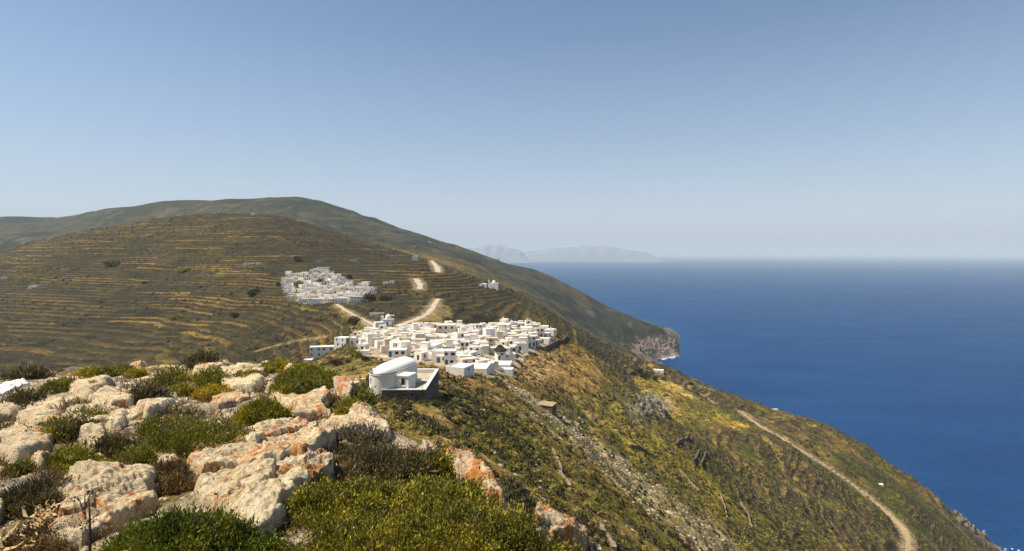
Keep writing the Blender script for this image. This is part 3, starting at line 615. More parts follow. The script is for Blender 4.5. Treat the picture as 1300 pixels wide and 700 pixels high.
# ------------------------------------------------------------------ bushes
def unit(n):
    v = rng.normal(size=(n, 3)); return v/np.linalg.norm(v, axis=1)[:, None]
def leaves(P_, D_, l, wd, jit):
    """one small pointed leaf (a folded diamond) per row"""
    n = len(P_); d = D_+rng.normal(size=(n, 3))*jit; d /= np.linalg.norm(d, axis=1)[:, None]
    s = np.cross(d, unit(n)); s /= np.linalg.norm(s, axis=1)[:, None]+1e-9
    l = l*(.6+.8*rng.random((n, 1))); w_ = wd*(.7+.6*rng.random((n, 1)))
    V = np.stack([P_, P_+d*l*.5+s*w_, P_+d*l, P_+d*l*.5-s*w_], 1).reshape(-1, 3)
    return V, np.arange(n*4).reshape(n, 4)
def crown(rx, ry, rz, ncl, per, cl_r, leaf, seed, lump=.2, lumpf=2.0, up=0.5, lo=-.15, core=.78, wfac=.28, jit=.6, cbias=0.0, spread=.5):
    """foliage: clusters of leaves spread through the outer volume of an uneven dome, over a darker solid inner dome"""
    d = unit(ncl*3); d = d[d[:, 2] > lo][:ncl]; n = len(d)
    r = 1+lump*fbm(d[:, 0]*lumpf+seed, d[:, 1]*lumpf, d[:, 2]*lumpf, 3, seed)+.10*rng.normal(size=n)*lump*2
    depth = 1-.30*rng.random(n)**2
    c = d*(r*depth)[:, None]*np.array([rx, ry, rz])
    cc = np.clip(.5+.55*fbm(c[:, 0]/rx*1.5, c[:, 1]/rx*1.5, c[:, 2]/rx*1.5, 3, seed+3)+rng.normal(size=n)*.20+cbias, 0, 1)
    nd = d*np.array([1/rx, 1/ry, 1/rz]); nd /= np.linalg.norm(nd, axis=1)[:, None]; nd = nd+np.array([0, 0, up])
    Pp = np.repeat(c, per, 0)+rng.normal(size=(n*per, 3))*cl_r*spread+np.repeat(nd, per, 0)*(rng.random((n*per, 1))-.5)*cl_r
    V, Q = leaves(Pp, np.repeat(nd, per, 0), leaf, leaf*wfac, jit)
    col = np.clip(np.repeat(np.repeat(cc, per)+rng.normal(size=n*per)*.12, 4), 0, 1)
    # inner mass: solid dome in the darker leaf tones
    nu, nv = 22, 9
    u = np.linspace(0, 2*math.pi, nu, endpoint=False); v = np.linspace(-.25, math.pi/2, nv); U, Vv = np.meshgrid(u, v)
    q = np.stack([np.cos(U)*np.cos(Vv), np.sin(U)*np.cos(Vv), np.sin(Vv)], -1).reshape(-1, 3)
    rr = core*(1+lump*fbm(q[:, 0]*lumpf+seed, q[:, 1]*lumpf, q[:, 2]*lumpf, 3, seed))
    q = q*rr[:, None]*np.array([rx, ry, rz])
    i = np.arange(nu*nv).reshape(nv, nu); Qc = np.stack([i[:-1], np.roll(i[:-1], -1, 1), np.roll(i[1:], -1, 1), i[1:]], -1).reshape(-1, 4)+len(V)
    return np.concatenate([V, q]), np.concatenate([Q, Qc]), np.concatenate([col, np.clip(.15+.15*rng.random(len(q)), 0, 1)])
nb = [0]
def bush(px, py, wpx, hpx, mat, label, kind='cushion', depth=.85, Y0=2.5, Y1=34, sink=.12, dens=1.0, cat='bush', name='bush', group='low shrubs growing on the hilltop', twigs=3, cb=0.0, leafpx=None):
    nb[0] += 1; p = hit(px, py, Y0, Y1); Y = p[1]; m = Y/F
    rx = wpx*m/2*.90; rz = hpx*m*(.8 if kind == 'cushion' else .66); ry = rx*depth
    p = p+np.array([0, ry*.55, 0]); p[2] = float(zat(np.array(p[0]), np.array(p[1])))
    lpx = leafpx or {'cushion': 2.3, 'loose': 4.0, 'spray': 4.6, 'fern': 6.0}[kind]
    leaf = max(.014, lpx*m)
    area = wpx*(hpx+.5*wpx*depth)
    if kind == 'cushion': n = int(np.clip(area/3.6*dens, 120, 2400)); prm = dict(per=9, cl_r=leaf*1.3, lump=.10, lumpf=1.8, up=.35, core=.93, jit=.7, wfac=.34)
    elif kind == 'loose': n = int(np.clip(area/8*dens, 80, 1600)); prm = dict(per=12, cl_r=leaf*1.7, lump=.34, lumpf=2.4, up=.9, core=.70, jit=.65, wfac=.2)
    elif kind == 'spray': n = int(np.clip(area/9*dens, 100, 2600)); prm = dict(per=16, cl_r=leaf*2.0, lump=.42, lumpf=4.2, up=.7, core=.72, jit=.65, wfac=.26)
    else: n = int(np.clip(area/8*dens, 100, 1600)); prm = dict(per=12, cl_r=leaf*1.6, lump=.25, lumpf=2.4, up=.55, core=.7, jit=.6, wfac=.2)
    V, Q, c = crown(rx, ry, rz, n, leaf=leaf, seed=500+nb[0]*3, cbias=cb, **prm)
    root = empty(name, p+np.array([0, 0, -sink*rz]))
    mid_ = None
    if kind in ('spray', 'loose'):
        nt_ = int(np.clip(area/70, 12, 150)); dd = unit(nt_*2); dd = dd[dd[:, 2] > .05][:nt_]; q = dd*np.array([rx, ry, rz])*(.86+.16*rng.random((len(dd), 1)))
        Vt, Qt = leaves(np.repeat(q, 3, 0)+rng.normal(size=(len(q)*3, 3))*leaf*.4, np.repeat(dd+np.array([0, 0, .6]), 3, 0), leaf*3.2, leaf*.10, .45)
        mid_ = [0]*len(Q)+[1]*len(Qt); Q = np.concatenate([Q, Qt+len(V)]); V = np.concatenate([V, Vt]); c = np.concatenate([c, np.repeat(rng.random(len(q)*3), 4)])
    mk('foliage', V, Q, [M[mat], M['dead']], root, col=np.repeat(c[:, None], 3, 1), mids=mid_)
    if twigs:
        b = MB()
        for k in range(twigs*4):
            a = rng.random()*6.28; e = .25+rng.random()*1.1; dd = np.array([math.cos(a)*math.cos(e), math.sin(a)*math.cos(e), math.sin(e)])
            end = dd*np.array([rx, ry, rz])*(1.0+.16*rng.random()); mid = end*.55+rng.normal(size=3)*rx*.07
            b.tube([(0, 0, 0), mid, end], [.012*rx+.003, .007*rx+.002, .002], 4, False)
        b.build('stems', M['twig'], root)
    return tag(root, label, cat, group)
bush(326,546,84,42,'cushion','large bright green cushion bush between two pale slabs, dense and rounded', dens=1.3, cb=.03)
bush(236,574,150,52,'shrub','large dark straggling shrub in the middle of the rocks, grey-green','loose',.75,cb=-.05)
bush(80,598,70,34,'cushion','upper of two smooth olive cushions on the slab', cb=-.1)
bush(92,612,92,26,'cushion','lower and flatter of two smooth olive cushions', dens=1.2)
bush(140,579,54,30,'heath','dark twiggy bush touching the olive cushion','loose')
bush(168,590,40,22,'shrub','small dark shrub at the foot of the large dark one','loose')
bush(207,612,52,24,'brown','brown and yellow withered bush in the gap between slabs','loose',cb=-.05)
bush(212,628,60,16,'brown','flat patch of withered stalks under the brown bush','loose',cb=-.1)
bush(30,648,96,44,'heath','dark grey-brown shrub at the frame edge above the dried plants','loose')
bush(206,716,176,62,'fern','bright green ferny clump in front of the boulder','fern',.8,dens=1.3,twigs=1)
bush(286,712,80,34,'fern','smaller ferny clump joined to the bright green one','fern',.8,twigs=1)
bush(50,706,110,34,'brown','low dried brown bush below the coiled dry leaves','loose',cb=-.15)
bush(213,492,48,26,'shrub','dark green shrub on the far rim behind the knobbly rock','loose')
bush(184,512,46,32,'heath','greyish twiggy shrub beside the cream hump','loose')
bush(262,494,48,28,'shrub','bushy olive shrub left of the layered slab','loose',cb=.05)
bush(266,507,54,20,'yellow','bush of bright yellow flowers behind the large dark shrub','cushion')
bush(226,503,44,16,'cushion','small low olive bush next to the yellow flowers')
bush(68,500,54,20,'shrub','flat dark green bush behind the pale block','cushion',cb=.1)
bush(116,497,13,13,'cushion','tiny round bush growing on the pale block')
bush(170,481,30,13,'cushion','little green bush alone on the far rim')
bush(347,474,46,20,'cushion','yellow-green bush on the rim right of the small far ledge')
bush(388,502,112,32,'shrub','wide low dark green mat behind the pitted slab','cushion',.7,cb=.12)
bush(380,483,56,22,'cushion','yellow-green bush crowning the wide dark mat')
bush(310,488,56,16,'shrub','low dark bush behind the layered slab','cushion')
bush(392,492,22,12,'yellow','small golden bush in the wide dark mat')
bush(254,466,40,18,'heath','brown-topped bush on the skyline by the orange-capped hump','loose')
bush(434,536,28,20,'cushion','small neat round green cushion near the brink', dens=1.3)
bush(406,524,20,14,'shrub','small grass-green tuft bush on the pitted slab','cushion',cb=.2)
bush(104,538,42,16,'shrub','small olive bush on the long low ledge','loose')
bush(60,560,54,26,'shrub','dull olive bush between the left slabs','loose')
bush(92,556,44,22,'heath','brownish bush next to the bleached stone','loose')
bush(26,512,40,12,'heath','low brown bush below the whitewashed slab','loose')
bush(20,604,44,16,'shrub','small mossy green bush beneath the frame-edge slab','cushion')
bush(196,556,56,20,'shrub','low dark shrub in front of the small tilted rock','loose')
bush(110,478,38,12,'cushion','thin green bush in front of the far stone wall')
bush(140,477,52,8,'shrub','flat dark bush along the far rim','cushion',cb=.15)
bush(24,482,52,9,'heath','dark bush on the rim at the frame edge','loose')
bush(315,470,26,9,'cushion','tiny yellowish bush on the skyline')
bush(452,562,60,24,'dead','withered pale yellow bush on top of the rounded white rock','loose',cb=-.2)
bush(478,612,170,54,'heath','dark grey-brown heath bush behind the juniper','loose',.8,dens=1.1,sink=.2)
bush(372,616,60,16,'shrub','low dark fringe of shrub between slab and heath','loose')
bush(430,674,166,54,'juniper','left lobe of sprawling olive juniper, beside the boulder','spray',.9,cb=-.06,dens=1.2,sink=.2)
bush(545,668,204,62,'juniper','main sprawling olive juniper bush above the lower frame edge','spray',.85,cb=-.02,dens=1.2,sink=.2)
bush(480,716,220,54,'juniper','lowest sprawling juniper lobe with grey twigs','spray',.7,cb=-.02,dens=1.2,sink=.2,twigs=8)
bush(605,716,190,60,'juniper','lower juniper lobe under the white rock rib','spray',.75,cb=0,dens=1.2,sink=.2)
bush(634,706,84,46,'cushion','bright yellow-green bush beside the orange block','cushion',.8,cb=.18,dens=1.3)
bush(628,722,70,20,'yellow','yellow-tipped bush at the lower frame edge','cushion',.8,cb=-.2)
bush(548,610,74,26,'juniper','upper juniper tip next to small pale rock','spray',.7,cb=.12)
bush(388,652,44,34,'juniper','fresh green sprig clump overlapping the boulder','spray',.7,cb=.12)
bush(686,700,34,30,'heath','dark small bush hiding the edge of the orange block','loose')
bush(330,712,60,24,'fern','short ferny tuft at the boulder foot','fern',.7,twigs=1)
bush(440,524,30,16,'shrub','dark bush below the orange-crusted rock','loose')
bush(458,512,30,18,'shrub','dark bush on the brink facing the chapel','loose')
bush(560,640,90,22,'brown','brownish dying patch inside the juniper','loose',.7,cb=-.1)

# dried plants at the lower left
def stalk(pts, Y, r0, name, label, cat, mat, side=()):
    base = hit(pts[0][0], pts[0][1], 2.5, 30); Y = base[1]
    W = [np.array([(a-CX)/F*Y, Y+.02*i, -(b-HY)/F*Y]) for i, (a, b) in enumerate(pts)]
    W[0][2] = base[2]-.05; root = empty(name, base)
    b = MB(); b.tube([w_-base for w_ in W], list(np.linspace(r0, r0*.45, len(W))), 6); b.build('stem', M[mat], root, True)
    for sp in side:
        c = MB(); Ws = [np.array([(a-CX)/F*Y, Y+.03*j, -(q-HY)/F*Y])-base for j, (a, q) in enumerate(sp)]
        c.tube(Ws, list(np.linspace(r0*.55, r0*.25, len(Ws))), 5)
        e = Ws[-1]; V, Q = leaves(np.repeat([e], 14, 0)+rng.normal(size=(14, 3))*.006, unit(14), .02, .005, .3); c.add(V, Q.tolist())
        c.build('branch', M[mat], root)
    return tag(root, label, cat)
stalk([(114,708),(112,690),(109,668),(106,650),(102,640)], 0, .010, 'dry_stalk', 'tall dead dark flower stalk standing before the cream slab', 'dry stalk', 'stalk',
      [[(106,652),(98,640),(92,637),(86,640)], [(108,660),(104,646),(100,634),(103,629)], [(109,666),(114,660),(117,658)], [(111,680),(104,672),(98,675)], [(105,648),(108,638),(106,632)]])
stalk([(214,706),(232,676),(248,652),(251,643)], 0, .006, 'dry_twig', 'bare pale twig leaning out of the ferny clump', 'twig', 'twig', [[(248,652),(243,642)], [(240,664),(247,662)]])
stalk([(280,668),(280,650),(279,638)], 0, .005, 'dry_twig', 'forked bare twig upright in front of the boulder', 'twig', 'stalk', [[(280,652),(273,642),(271,632)], [(280,648),(287,640),(287,630)]])
stalk([(450,700),(446,690),(444,676),(446,664)], 0, .006, 'dry_twig', 'whitish dead branch sticking out of the juniper', 'twig', 'twig', [[(445,682),(436,676),(430,668)], [(444,678),(452,672),(460,670)], [(446,690),(436,692)]])
def dried_leaves(px, py, n, label, spread=34):
    base = hit(px, py, 2.5, 20); Y = base[1]; root = empty('dried_plant', base)
    b = MB()
    for k in range(n):
        o0 = np.array([rng.normal()*spread*.5*Y/F, rng.normal()*.14, .01]); a = rng.random()*6.28; ln = .09+.12*rng.random(); h_ = .02+.035*rng.random(); w_ = .010+.008*rng.random()
        P0 = []
        for t in np.linspace(0, 1, 9):
            th = t*(2.2+1.8*rng.random()*.2); P0.append(o0+np.array([math.cos(a)*ln*math.sin(th)*.8, math.sin(a)*ln*math.sin(th)*.8, h_*(1-math.cos(th*1.4))+.10]))
        sd_ = np.array([-math.sin(a), math.cos(a), .4]); V = []
        for q, t in zip(P0, np.linspace(0, 1, 9)): V += [q-sd_*w_*(1-.8*t), q+sd_*w_*(1-.8*t)]
        b.add(V, [(2*i, 2*i+1, 2*i+3, 2*i+2) for i in range(8)])
    o = b.build('leaves', M['drystraw'], root); tag(root, label, 'dried plant', 'dried lily leaves'); return root

dried_leaves(52,676,26,'coiled tan dried leaves below the dark frame-edge shrub')
dried_leaves(88,664,14,'coiled dried leaves just beside the tall dead stalk', 22)
dried_leaves(34,696,22,'lowest heap of coiled tan dried leaves')
dried_leaves(160,702,12,'curling straw-coloured leaves in front of the ferny clump', 30)

# stuff: dry grass and loose stones between the slabs
def fg_stuff():
    Vs, Qs, Cs, nn = [], [], [], 0
    px = rng.uniform(-40, 700, 5200); py = rng.uniform(470, 712, 5200); base = []
    for a, b in zip(px, py):
        edge = np.interp(a, [0, 300, 380, 450, 500, 550, 590, 640, 675, 765], [486, 468, 472, 518, 556, 586, 612, 652, 682, 715])
        if b > edge: base.append(hit(a, b, 2.6, 32))
    base = np.array(base); g = fbm(base[:, 0]/1.1, base[:, 1]/1.1, None, 3, 77); base = base[g > -.05]
    per = 7; B = np.repeat(base, per, 0); s = np.repeat(base[:, 1]/F, per)[:, None]
    B = B+rng.normal(size=B.shape)*np.array([1, 1, 0])*s*3; B[:, 2] = zat(B[:, 0], B[:, 1])
    d = rng.normal(size=B.shape)*.45+np.array([0, 0, 1])
    V, Q = leaves(B, d, .06+s*5, .003+s*.35, .2)
    c = np.repeat(np.clip(np.repeat(rng.random(len(base)), per)*.7+rng.random(len(B))*.3, 0, 1), 4)
    o = mk('dry_grass', V, Q, M['brown'], col=np.repeat(c[:, None], 3, 1)); tag(o, 'short dry grass between the slabs', kind='stuff')
fg_stuff()
def pebble_mesh(pts, sizes, name, mat, label, flat=.6, seed=5):
    """many angular stones as one mass"""
    t = (1+5**.5)/2
    ico = np.array([(-1,t,0),(1,t,0),(-1,-t,0),(1,-t,0),(0,-1,t),(0,1,t),(0,-1,-t),(0,1,-t),(t,0,-1),(t,0,1),(-t,0,-1),(-t,0,1)], float); ico /= np.linalg.norm(ico[0])
    fc = np.array([(0,11,5),(0,5,1),(0,1,7),(0,7,10),(0,10,11),(1,5,9),(5,11,4),(11,10,2),(10,7,6),(7,1,8),(3,9,4),(3,4,2),(3,2,6),(3,6,8),(3,8,9),(4,9,5),(2,4,11),(6,2,10),(8,6,7),(9,8,1)])
    n = len(pts); a = rng.random(n)*6.28; ca, sa = np.cos(a), np.sin(a)
    v = ico[None]*(1+.35*(rng.random((n, 12, 1))-.5)*1.6)*np.stack([1+.6*rng.random(n), .8+.3*rng.random(n), flat*(.7+.7*rng.random(n))], -1)[:, None]
    v = np.stack([v[..., 0]*ca[:, None]-v[..., 1]*sa[:, None], v[..., 0]*sa[:, None]+v[..., 1]*ca[:, None], v[..., 2]], -1)*sizes[:, None, None]*.5+pts[:, None]
    Fa = (fc[None]+(np.arange(n)*12)[:, None, None]).reshape(-1, 3)
    o = mk(name, v.reshape(-1, 3), Fa, M[mat]); tag(o, label, kind='stuff'); return o
b_ = []
for a, b in zip(rng.uniform(-30, 560, 1500), rng.uniform(472, 705, 1500)):
    edge = np.interp(a, [0, 300, 380, 450, 500, 550, 590], [488, 470, 474, 520, 558, 588, 614])
    if b > edge: b_.append(hit(a, b, 2.6, 30))
b_ = np.array(b_); pebble_mesh(b_, (.012+.05*rng.random(len(b_))**3)*(b_[:, 1]/6)**.7*1.6, 'loose_stones', 'rock', 'loose limestone chips on the hilltop')

# ------------------------------------------------------------------ scrub and scree on the slopes
M['scrub'] = mat_leaf('leaf_scrub', 0, 0, 0, .22, [(0, (.035, .034, .011)), (.22, (.09, .066, .038)), (.4, (.095, .10, .015)), (.6, (.18, .16, .022)), (.8, (.29, .21, .04)), (1, (.44, .33, .12))])
def scrub_mass(pts, W_, H_, C_, nl, name, label, leafk=.16, core=(8, 4)):
    n = len(pts); nu, nv = core
    u = np.linspace(0, 2*math.pi, nu, endpoint=False); v = np.linspace(-.35, 1.35, nv); U, Vv = np.meshgrid(u, v)
    q = np.stack([np.cos(U)*np.cos(Vv), np.sin(U)*np.cos(Vv), np.sin(Vv)], -1).reshape(-1, 3)
    S = np.stack([W_/2, W_/2*(.7+.5*rng.random(n)), H_], -1)
    vc = pts[:, None]+q[None]*(.84*(1+.30*(rng.random((n, len(q), 1))-.5)))*S[:, None]
    i = np.arange(nu*nv).reshape(nv, nu); Qc = np.stack([i[:-1], np.roll(i[:-1], -1, 1), np.roll(i[1:], -1, 1), i[1:]], -1).reshape(-1, 4)
    Qc = (Qc[None]+(np.arange(n)*nu*nv)[:, None, None]).reshape(-1, 4)
    d = unit(n*nl); d[:, 2] = np.abs(d[:, 2]); Sr = np.repeat(S, nl, 0)
    p = np.repeat(pts, nl, 0)+d*(.80+.25*rng.random((n*nl, 1)))*Sr
    lv, lq = leaves(p, d+np.array([0, 0, .4]), np.repeat(W_, nl)[:, None]*leafk, np.repeat(W_, nl)[:, None]*leafk*.34, .6)
    V = np.concatenate([vc.reshape(-1, 3), lv]); Q = np.concatenate([Qc, lq+len(pts)*nu*nv])
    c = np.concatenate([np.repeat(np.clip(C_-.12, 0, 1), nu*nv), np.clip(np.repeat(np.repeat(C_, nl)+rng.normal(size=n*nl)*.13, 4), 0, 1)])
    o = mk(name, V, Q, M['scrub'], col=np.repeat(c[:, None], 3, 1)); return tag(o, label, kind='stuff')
def sample(n, x0f, x1f, Y0, Y1, pw=1.0):
    Y = (Y0**(pw+1)+(Y1**(pw+1)-Y0**(pw+1))*rng.random(n))**(1/(pw+1)); px = rng.uniform(x0f, x1f, n); x = (px-CX)/F*Y
    return px, x, Y
def gridval(G, x, Y): return zat(x, Y, G)
roadmask = np.zeros((NR, NC))
for nm, (q, wdt, mn, sel, w) in ROADS.items(): roadmask[sel] = np.maximum(roadmask[sel], w)
keepout = np.maximum(roadmask, ((XG > -21.5) & (XG < -11) & (YG > 81.5) & (YG < 98.5))*1.0)
def scatter(n, a, b, Y0, Y1, pw, thr, seed, freq, vill=True):
    px, x, Y = sample(n, a, b, Y0, Y1, pw)
    z = zat(x, Y); g = fbm(x/freq, Y/freq, None, 3, seed)+.5*fbm(x/(freq*5), Y/(freq*5), None, 2, seed+1)
    k = (g > thr) & (zat(x, Y, keepout) < .25) & (z > SEA+14) & (zat(x, Y, np.where(YG > 40, cliffm, 0)) < .4)
    if vill: k &= (zat(x, Y, vpoly) < .3)
    k &= rng.random(n) > zat(x, Y, stripm)*.8
    pyv = HY-F*z/Y; k &= ~((Y > 450) & inpoly(px, pyv, [(350,340),(480,340),(480,388),(350,388)]) & (rng.random(n) < .9))
    return np.stack([x[k], Y[k], z[k]], -1)
def colr(p, seed): return np.clip(.46+.5*fbm(p[:, 0]/9, p[:, 1]/9, None, 3, seed)+.27*rng.normal(size=len(p)), 0, 1)
p = scatter(2600, 380, 1250, 9, 33, 1, -.6, 205, 4); Ye = np.interp(650+750*p[:, 0]/p[:, 1], PXS, np.exp(fy[3])); p = p[p[:, 1] > np.maximum(Ye*2.0, 15)]; W_ = .3+.7*rng.random(len(p))**2; p[:, 2] -= .05
scrub_mass(p, W_, W_*(.42+.25*rng.random(len(p))), colr(p, 210), 120, 'slope_scrub', 'low cushion scrub on the steep bank below the hilltop', .09)
p = scatter(13000, 380, 1330, 32, 115, 1, -.5, 201, 5); W_ = .3+1.0*rng.random(len(p))**2.2; p[:, 2] -= .05
scrub_mass(p, W_, W_*(.42+.25*rng.random(len(p))), colr(p, 211), 46, 'slope_scrub', 'low cushion scrub covering the near slope', .17)
p = scatter(26000, 250, 1330, 115, 340, 1, -.4, 202, 9); W_ = .5+1.2*rng.random(len(p))**2; p[:, 2] -= .1
scrub_mass(p, W_, W_*(.42+.25*rng.random(len(p))), colr(p, 212)*.9, 16, 'slope_scrub', 'scrub dotting the middle slope', .26, (7, 3))
p = scatter(17000, -250, 1250, 340, 1350, .5, -.15, 203, 40); W_ = 1.2+3.0*rng.random(len(p))**2.5; p[:, 2] -= .15
scrub_mass(p, W_, W_*(.45+.3*rng.random(len(p))), colr(p, 213)*.6, 9, 'hillside_scrub', 'dark bushes scattered over the terraced hills', .35, (6, 3))
p = scatter(22000, 760, 1330, 140, 850, .6, -.3, 204, 18); W_ = .7+1.7*rng.random(len(p))**2; p[:, 2] -= .12
scrub_mass(p, W_, W_*(.42+.25*rng.random(len(p))), colr(p, 214)*.8, 9, 'slope_scrub', 'scrub covering the sea slope', .3, (6, 3))
# scree on the bare strip and single stones on the slope
px, x, Y = sample(30000, 620, 960, 60, 330, .7)
s_ = zat(x, Y, stm)+.3*fbm(x/4, Y/4, None, 3, 221); s_ = s_+.35*fbm(x/13, Y/13, None, 3, 222); k = (s_ > .55) & (rng.random(len(x)) < .30); pts = np.stack([x[k], Y[k], zat(x[k], Y[k])], -1)
pebble_mesh(pts, (.18+.75*rng.random(len(pts))**2.8)*(.55+pts[:, 1]/260), 'scree', 'scree', 'broken grey rock strip running down the slope')
px, x, Y = sample(9000, 420, 1250, 34, 330, 1); g = fbm(x/16, Y/16, None, 3, 231); k = (g > .12) & (zat(x, Y, keepout) < .3); pts = np.stack([x[k], Y[k], zat(x[k], Y[k])], -1)
pebble_mesh(pts, .12+.55*rng.random(len(pts))**3, 'slope_stones', 'scree', 'scattered pale stones on the scrubby slope')
M['cliff'] = mat_plain('cliff_rock', (.17, .135, .11), .95, .5, .08, .6)
def cliff_rubble(n, a0, a1, Y0, Y1, s0, s1, label):
    px, x, Y = sample(n*12, a0, a1, Y0, Y1, .5); z = zat(x, Y); k = np.nonzero((z > SEA-3) & (z < SEA+34) & (rng.random(len(z)) < ss(55, 5, z-SEA)*-1+1))[0][:n]
    pebble_mesh(np.stack([x[k], Y[k], z[k]], -1), s0+(s1-s0)*rng.random(len(k))**2.2, 'cliff_blocks', 'cliff', label, 2.2)
cliff_rubble(420, 745, 858, 1640, 1850, 4, 11, 'broken blocks of the headland cliff')
cliff_rubble(420, 1090, 1300, 585, 690, 1.5, 4.5, 'broken blocks of the sea cliff below the slope')
# crag blocks
kk = crag*(rng.random(crag.shape)) ; r_, c_ = np.nonzero((kk > .62)); s2 = rng.permutation(len(r_))[:420]
pts = np.stack([XG[r_[s2], c_[s2]], YG[r_[s2], c_[s2]], ZG[r_[s2], c_[s2]]], -1)
M['crag'] = mat_plain('crag_rock', (.19, .175, .155), .95, .45, .25, .2)
pebble_mesh(pts, 1.2+3.2*rng.random(len(pts))**2, 'crag_rubble', 'crag', 'jumbled grey crag under the village crest', .9)

# ------------------------------------------------------------------ buildings
def wall_side(mb, p0, ux, n, w, z0, z1, ops, t=.2):
    """one outer wall face with real recesses for its openings; ops = (u0,u1,v0,v1)"""
    us = sorted({0, w, *[o[0] for o in ops], *[o[1] for o in ops]}); vs_ = sorted({z0, z1, *[o[2] for o in ops], *[o[3] for o in ops]})
    pt = lambda u, v, d=0: (p0[0]+ux[0]*u-n[0]*d, p0[1]+ux[1]*u-n[1]*d, v)
    for i in range(len(us)-1):
        for j in range(len(vs_)-1):
            um, vm = (us[i]+us[i+1])/2, (vs_[j]+vs_[j+1])/2
            if any(o[0] < um < o[1] and o[2] < vm < o[3] for o in ops): continue
            mb.add([pt(us[i], vs_[j]), pt(us[i+1], vs_[j]), pt(us[i+1], vs_[j+1]), pt(us[i], vs_[j+1])], [(0, 1, 2, 3)])
    for a, b, c, d in ops:
        q = [(a, c), (b, c), (b, d), (a, d)]
        for k in range(4):
            e, f = q[k], q[(k+1) % 4]; mb.add([pt(*e), pt(*f), pt(*f, t), pt(*e, t)], [(0, 1, 2, 3)])
def pane(root, p0, ux, n, o, mat, name, t=.12):
    a, b, c, d = o; pt = lambda u, v, e: (p0[0]+ux[0]*u-n[0]*e, p0[1]+ux[1]*u-n[1]*e, v)
    m = MB(); m.add([pt(a, c, t), pt(b, c, t), pt(b, d, t), pt(a, d, t), pt(a, c, t+.05), pt(b, c, t+.05), pt(b, d, t+.05), pt(a, d, t+.05)], [(0, 1, 2, 3), (4, 7, 6, 5), (0, 4, 5, 1), (1, 5, 6, 2), (2, 6, 7, 3), (3, 7, 4, 0)])
    return m.build(name, M[mat], root)
def cube_house(loc, rz, w, d, h, mat='white', roof='roofw', nwin=(2, 1, 1), upper=None, chimney=False, parts=True, name='house', sink=2.0, floors=1, seed=0, para=.28):
    rr = random.Random(seed); root = empty(name, loc, rz); mb = MB()
    sides = [((-w/2, -d/2), (1, 0), (0, -1), w), ((w/2, -d/2), (0, 1), (1, 0), d), ((w/2, d/2), (-1, 0), (0, 1), w), ((-w/2, d/2), (0, -1), (-1, 0), d)]
    for si, (p0, ux, n, ln) in enumerate(sides):
        ops = []
        if parts and si != 2:
            k = nwin[0] if si == 0 else nwin[1]
            fh = h/floors
            for fl in range(floors):
                k2 = k if ln > 3.2 else min(k, 1)
                for q in range(k2):
                    u = ln*(q+.5+rr.uniform(-.16, .16))/max(k2, 1); door = (fl == 0 and q == (seed % max(k2, 1)) and si == 0)
                    ww = rr.uniform(.42, .62)
                    if door: o = (u-.5, u+.5, fl*fh+.05, fl*fh+2.05)
                    else: o = (u-ww, u+ww, fl*fh+1.0, fl*fh+min(2.2, fh-.5))
                    o = (max(.15, o[0]), min(ln-.15, o[1]), o[2], o[3])
                    if o[1]-o[0] > .3 and o[3] < h-.2 and all(o[0] > x_[1]+.05 or o[1] < x_[0]-.05 or o[2] > x_[3] or o[3] < x_[2] for x_ in ops):
                        ops.append(o); pane(root, p0, ux, n, o, ('blue' if rr.random() < .25 else 'wood') if door else ('dark' if rr.random() < .85 else 'blue'), 'door' if door else 'window')
        wall_side(mb, p0, ux, n, ln, -sink, h, ops)
    t = .22; a, b = w/2, d/2
    O = [(-a, -b), (a, -b), (a, b), (-a, b)]; I = [(-a+t, -b+t), (a-t, -b+t), (a-t, b-t), (-a+t, b-t)]
    for k in range(4):
        o1, o2, i1, i2 = O[k], O[(k+1) % 4], I[k], I[(k+1) % 4]
        mb.add([(*o1, h), (*o2, h), (*i2, h), (*i1, h)], [(0, 1, 2, 3)]); mb.add([(*i1, h), (*i2, h), (*i2, h-para-.05), (*i1, h-para-.05)], [(0, 1, 2, 3)])
    mb.build('wall', M[mat], root)
    r_ = MB(); r_.box(-a+t+.003, a-t-.003, -b+t+.003, b-t-.003, h-para-.15, h-para); r_.build('roof', M[roof], root)
    if upper:
        uw, ud, uh, ox, oy = upper; u = MB(); x0 = ox; y0 = oy
        u.box(x0-uw/2, x0+uw/2, y0-ud/2, y0+ud/2, h-para+.002, h+uh); u.build('upper_room', M[mat], root)
        u = MB(); u.box(x0-uw/2-.08, x0+uw/2+.08, y0-ud/2-.08, y0+ud/2+.08, h+uh+.002, h+uh+.14); u.build('upper_roof', M[roof], root)
    if chimney:
        c = MB(); cx_, cy_ = rr.uniform(-.3, .3)*w, rr.uniform(0, .35)*d; c.box(cx_-.25, cx_+.25, cy_-.25, cy_+.25, h-para+.001, h+.75); c.box(cx_-.32, cx_+.32, cy_-.32, cy_+.32, h+.752, h+.85); c.build('chimney', M['white'], root)
    return root
def vault(mb, w, y0, y1, z, rise, n=12, over=.12):
    V = []; a = w/2+over
    for y in (y0, y1):
        for k in range(n+1): t = math.pi*k/n; V.append((-a*math.cos(t), y, z+rise*math.sin(t)))
        
    b = n+1; mb.add(V, [(k, k+1, b+k+1, b+k) for k in range(n)]+[tuple(range(n, -1, -1)), tuple(range(b, 2*b))])

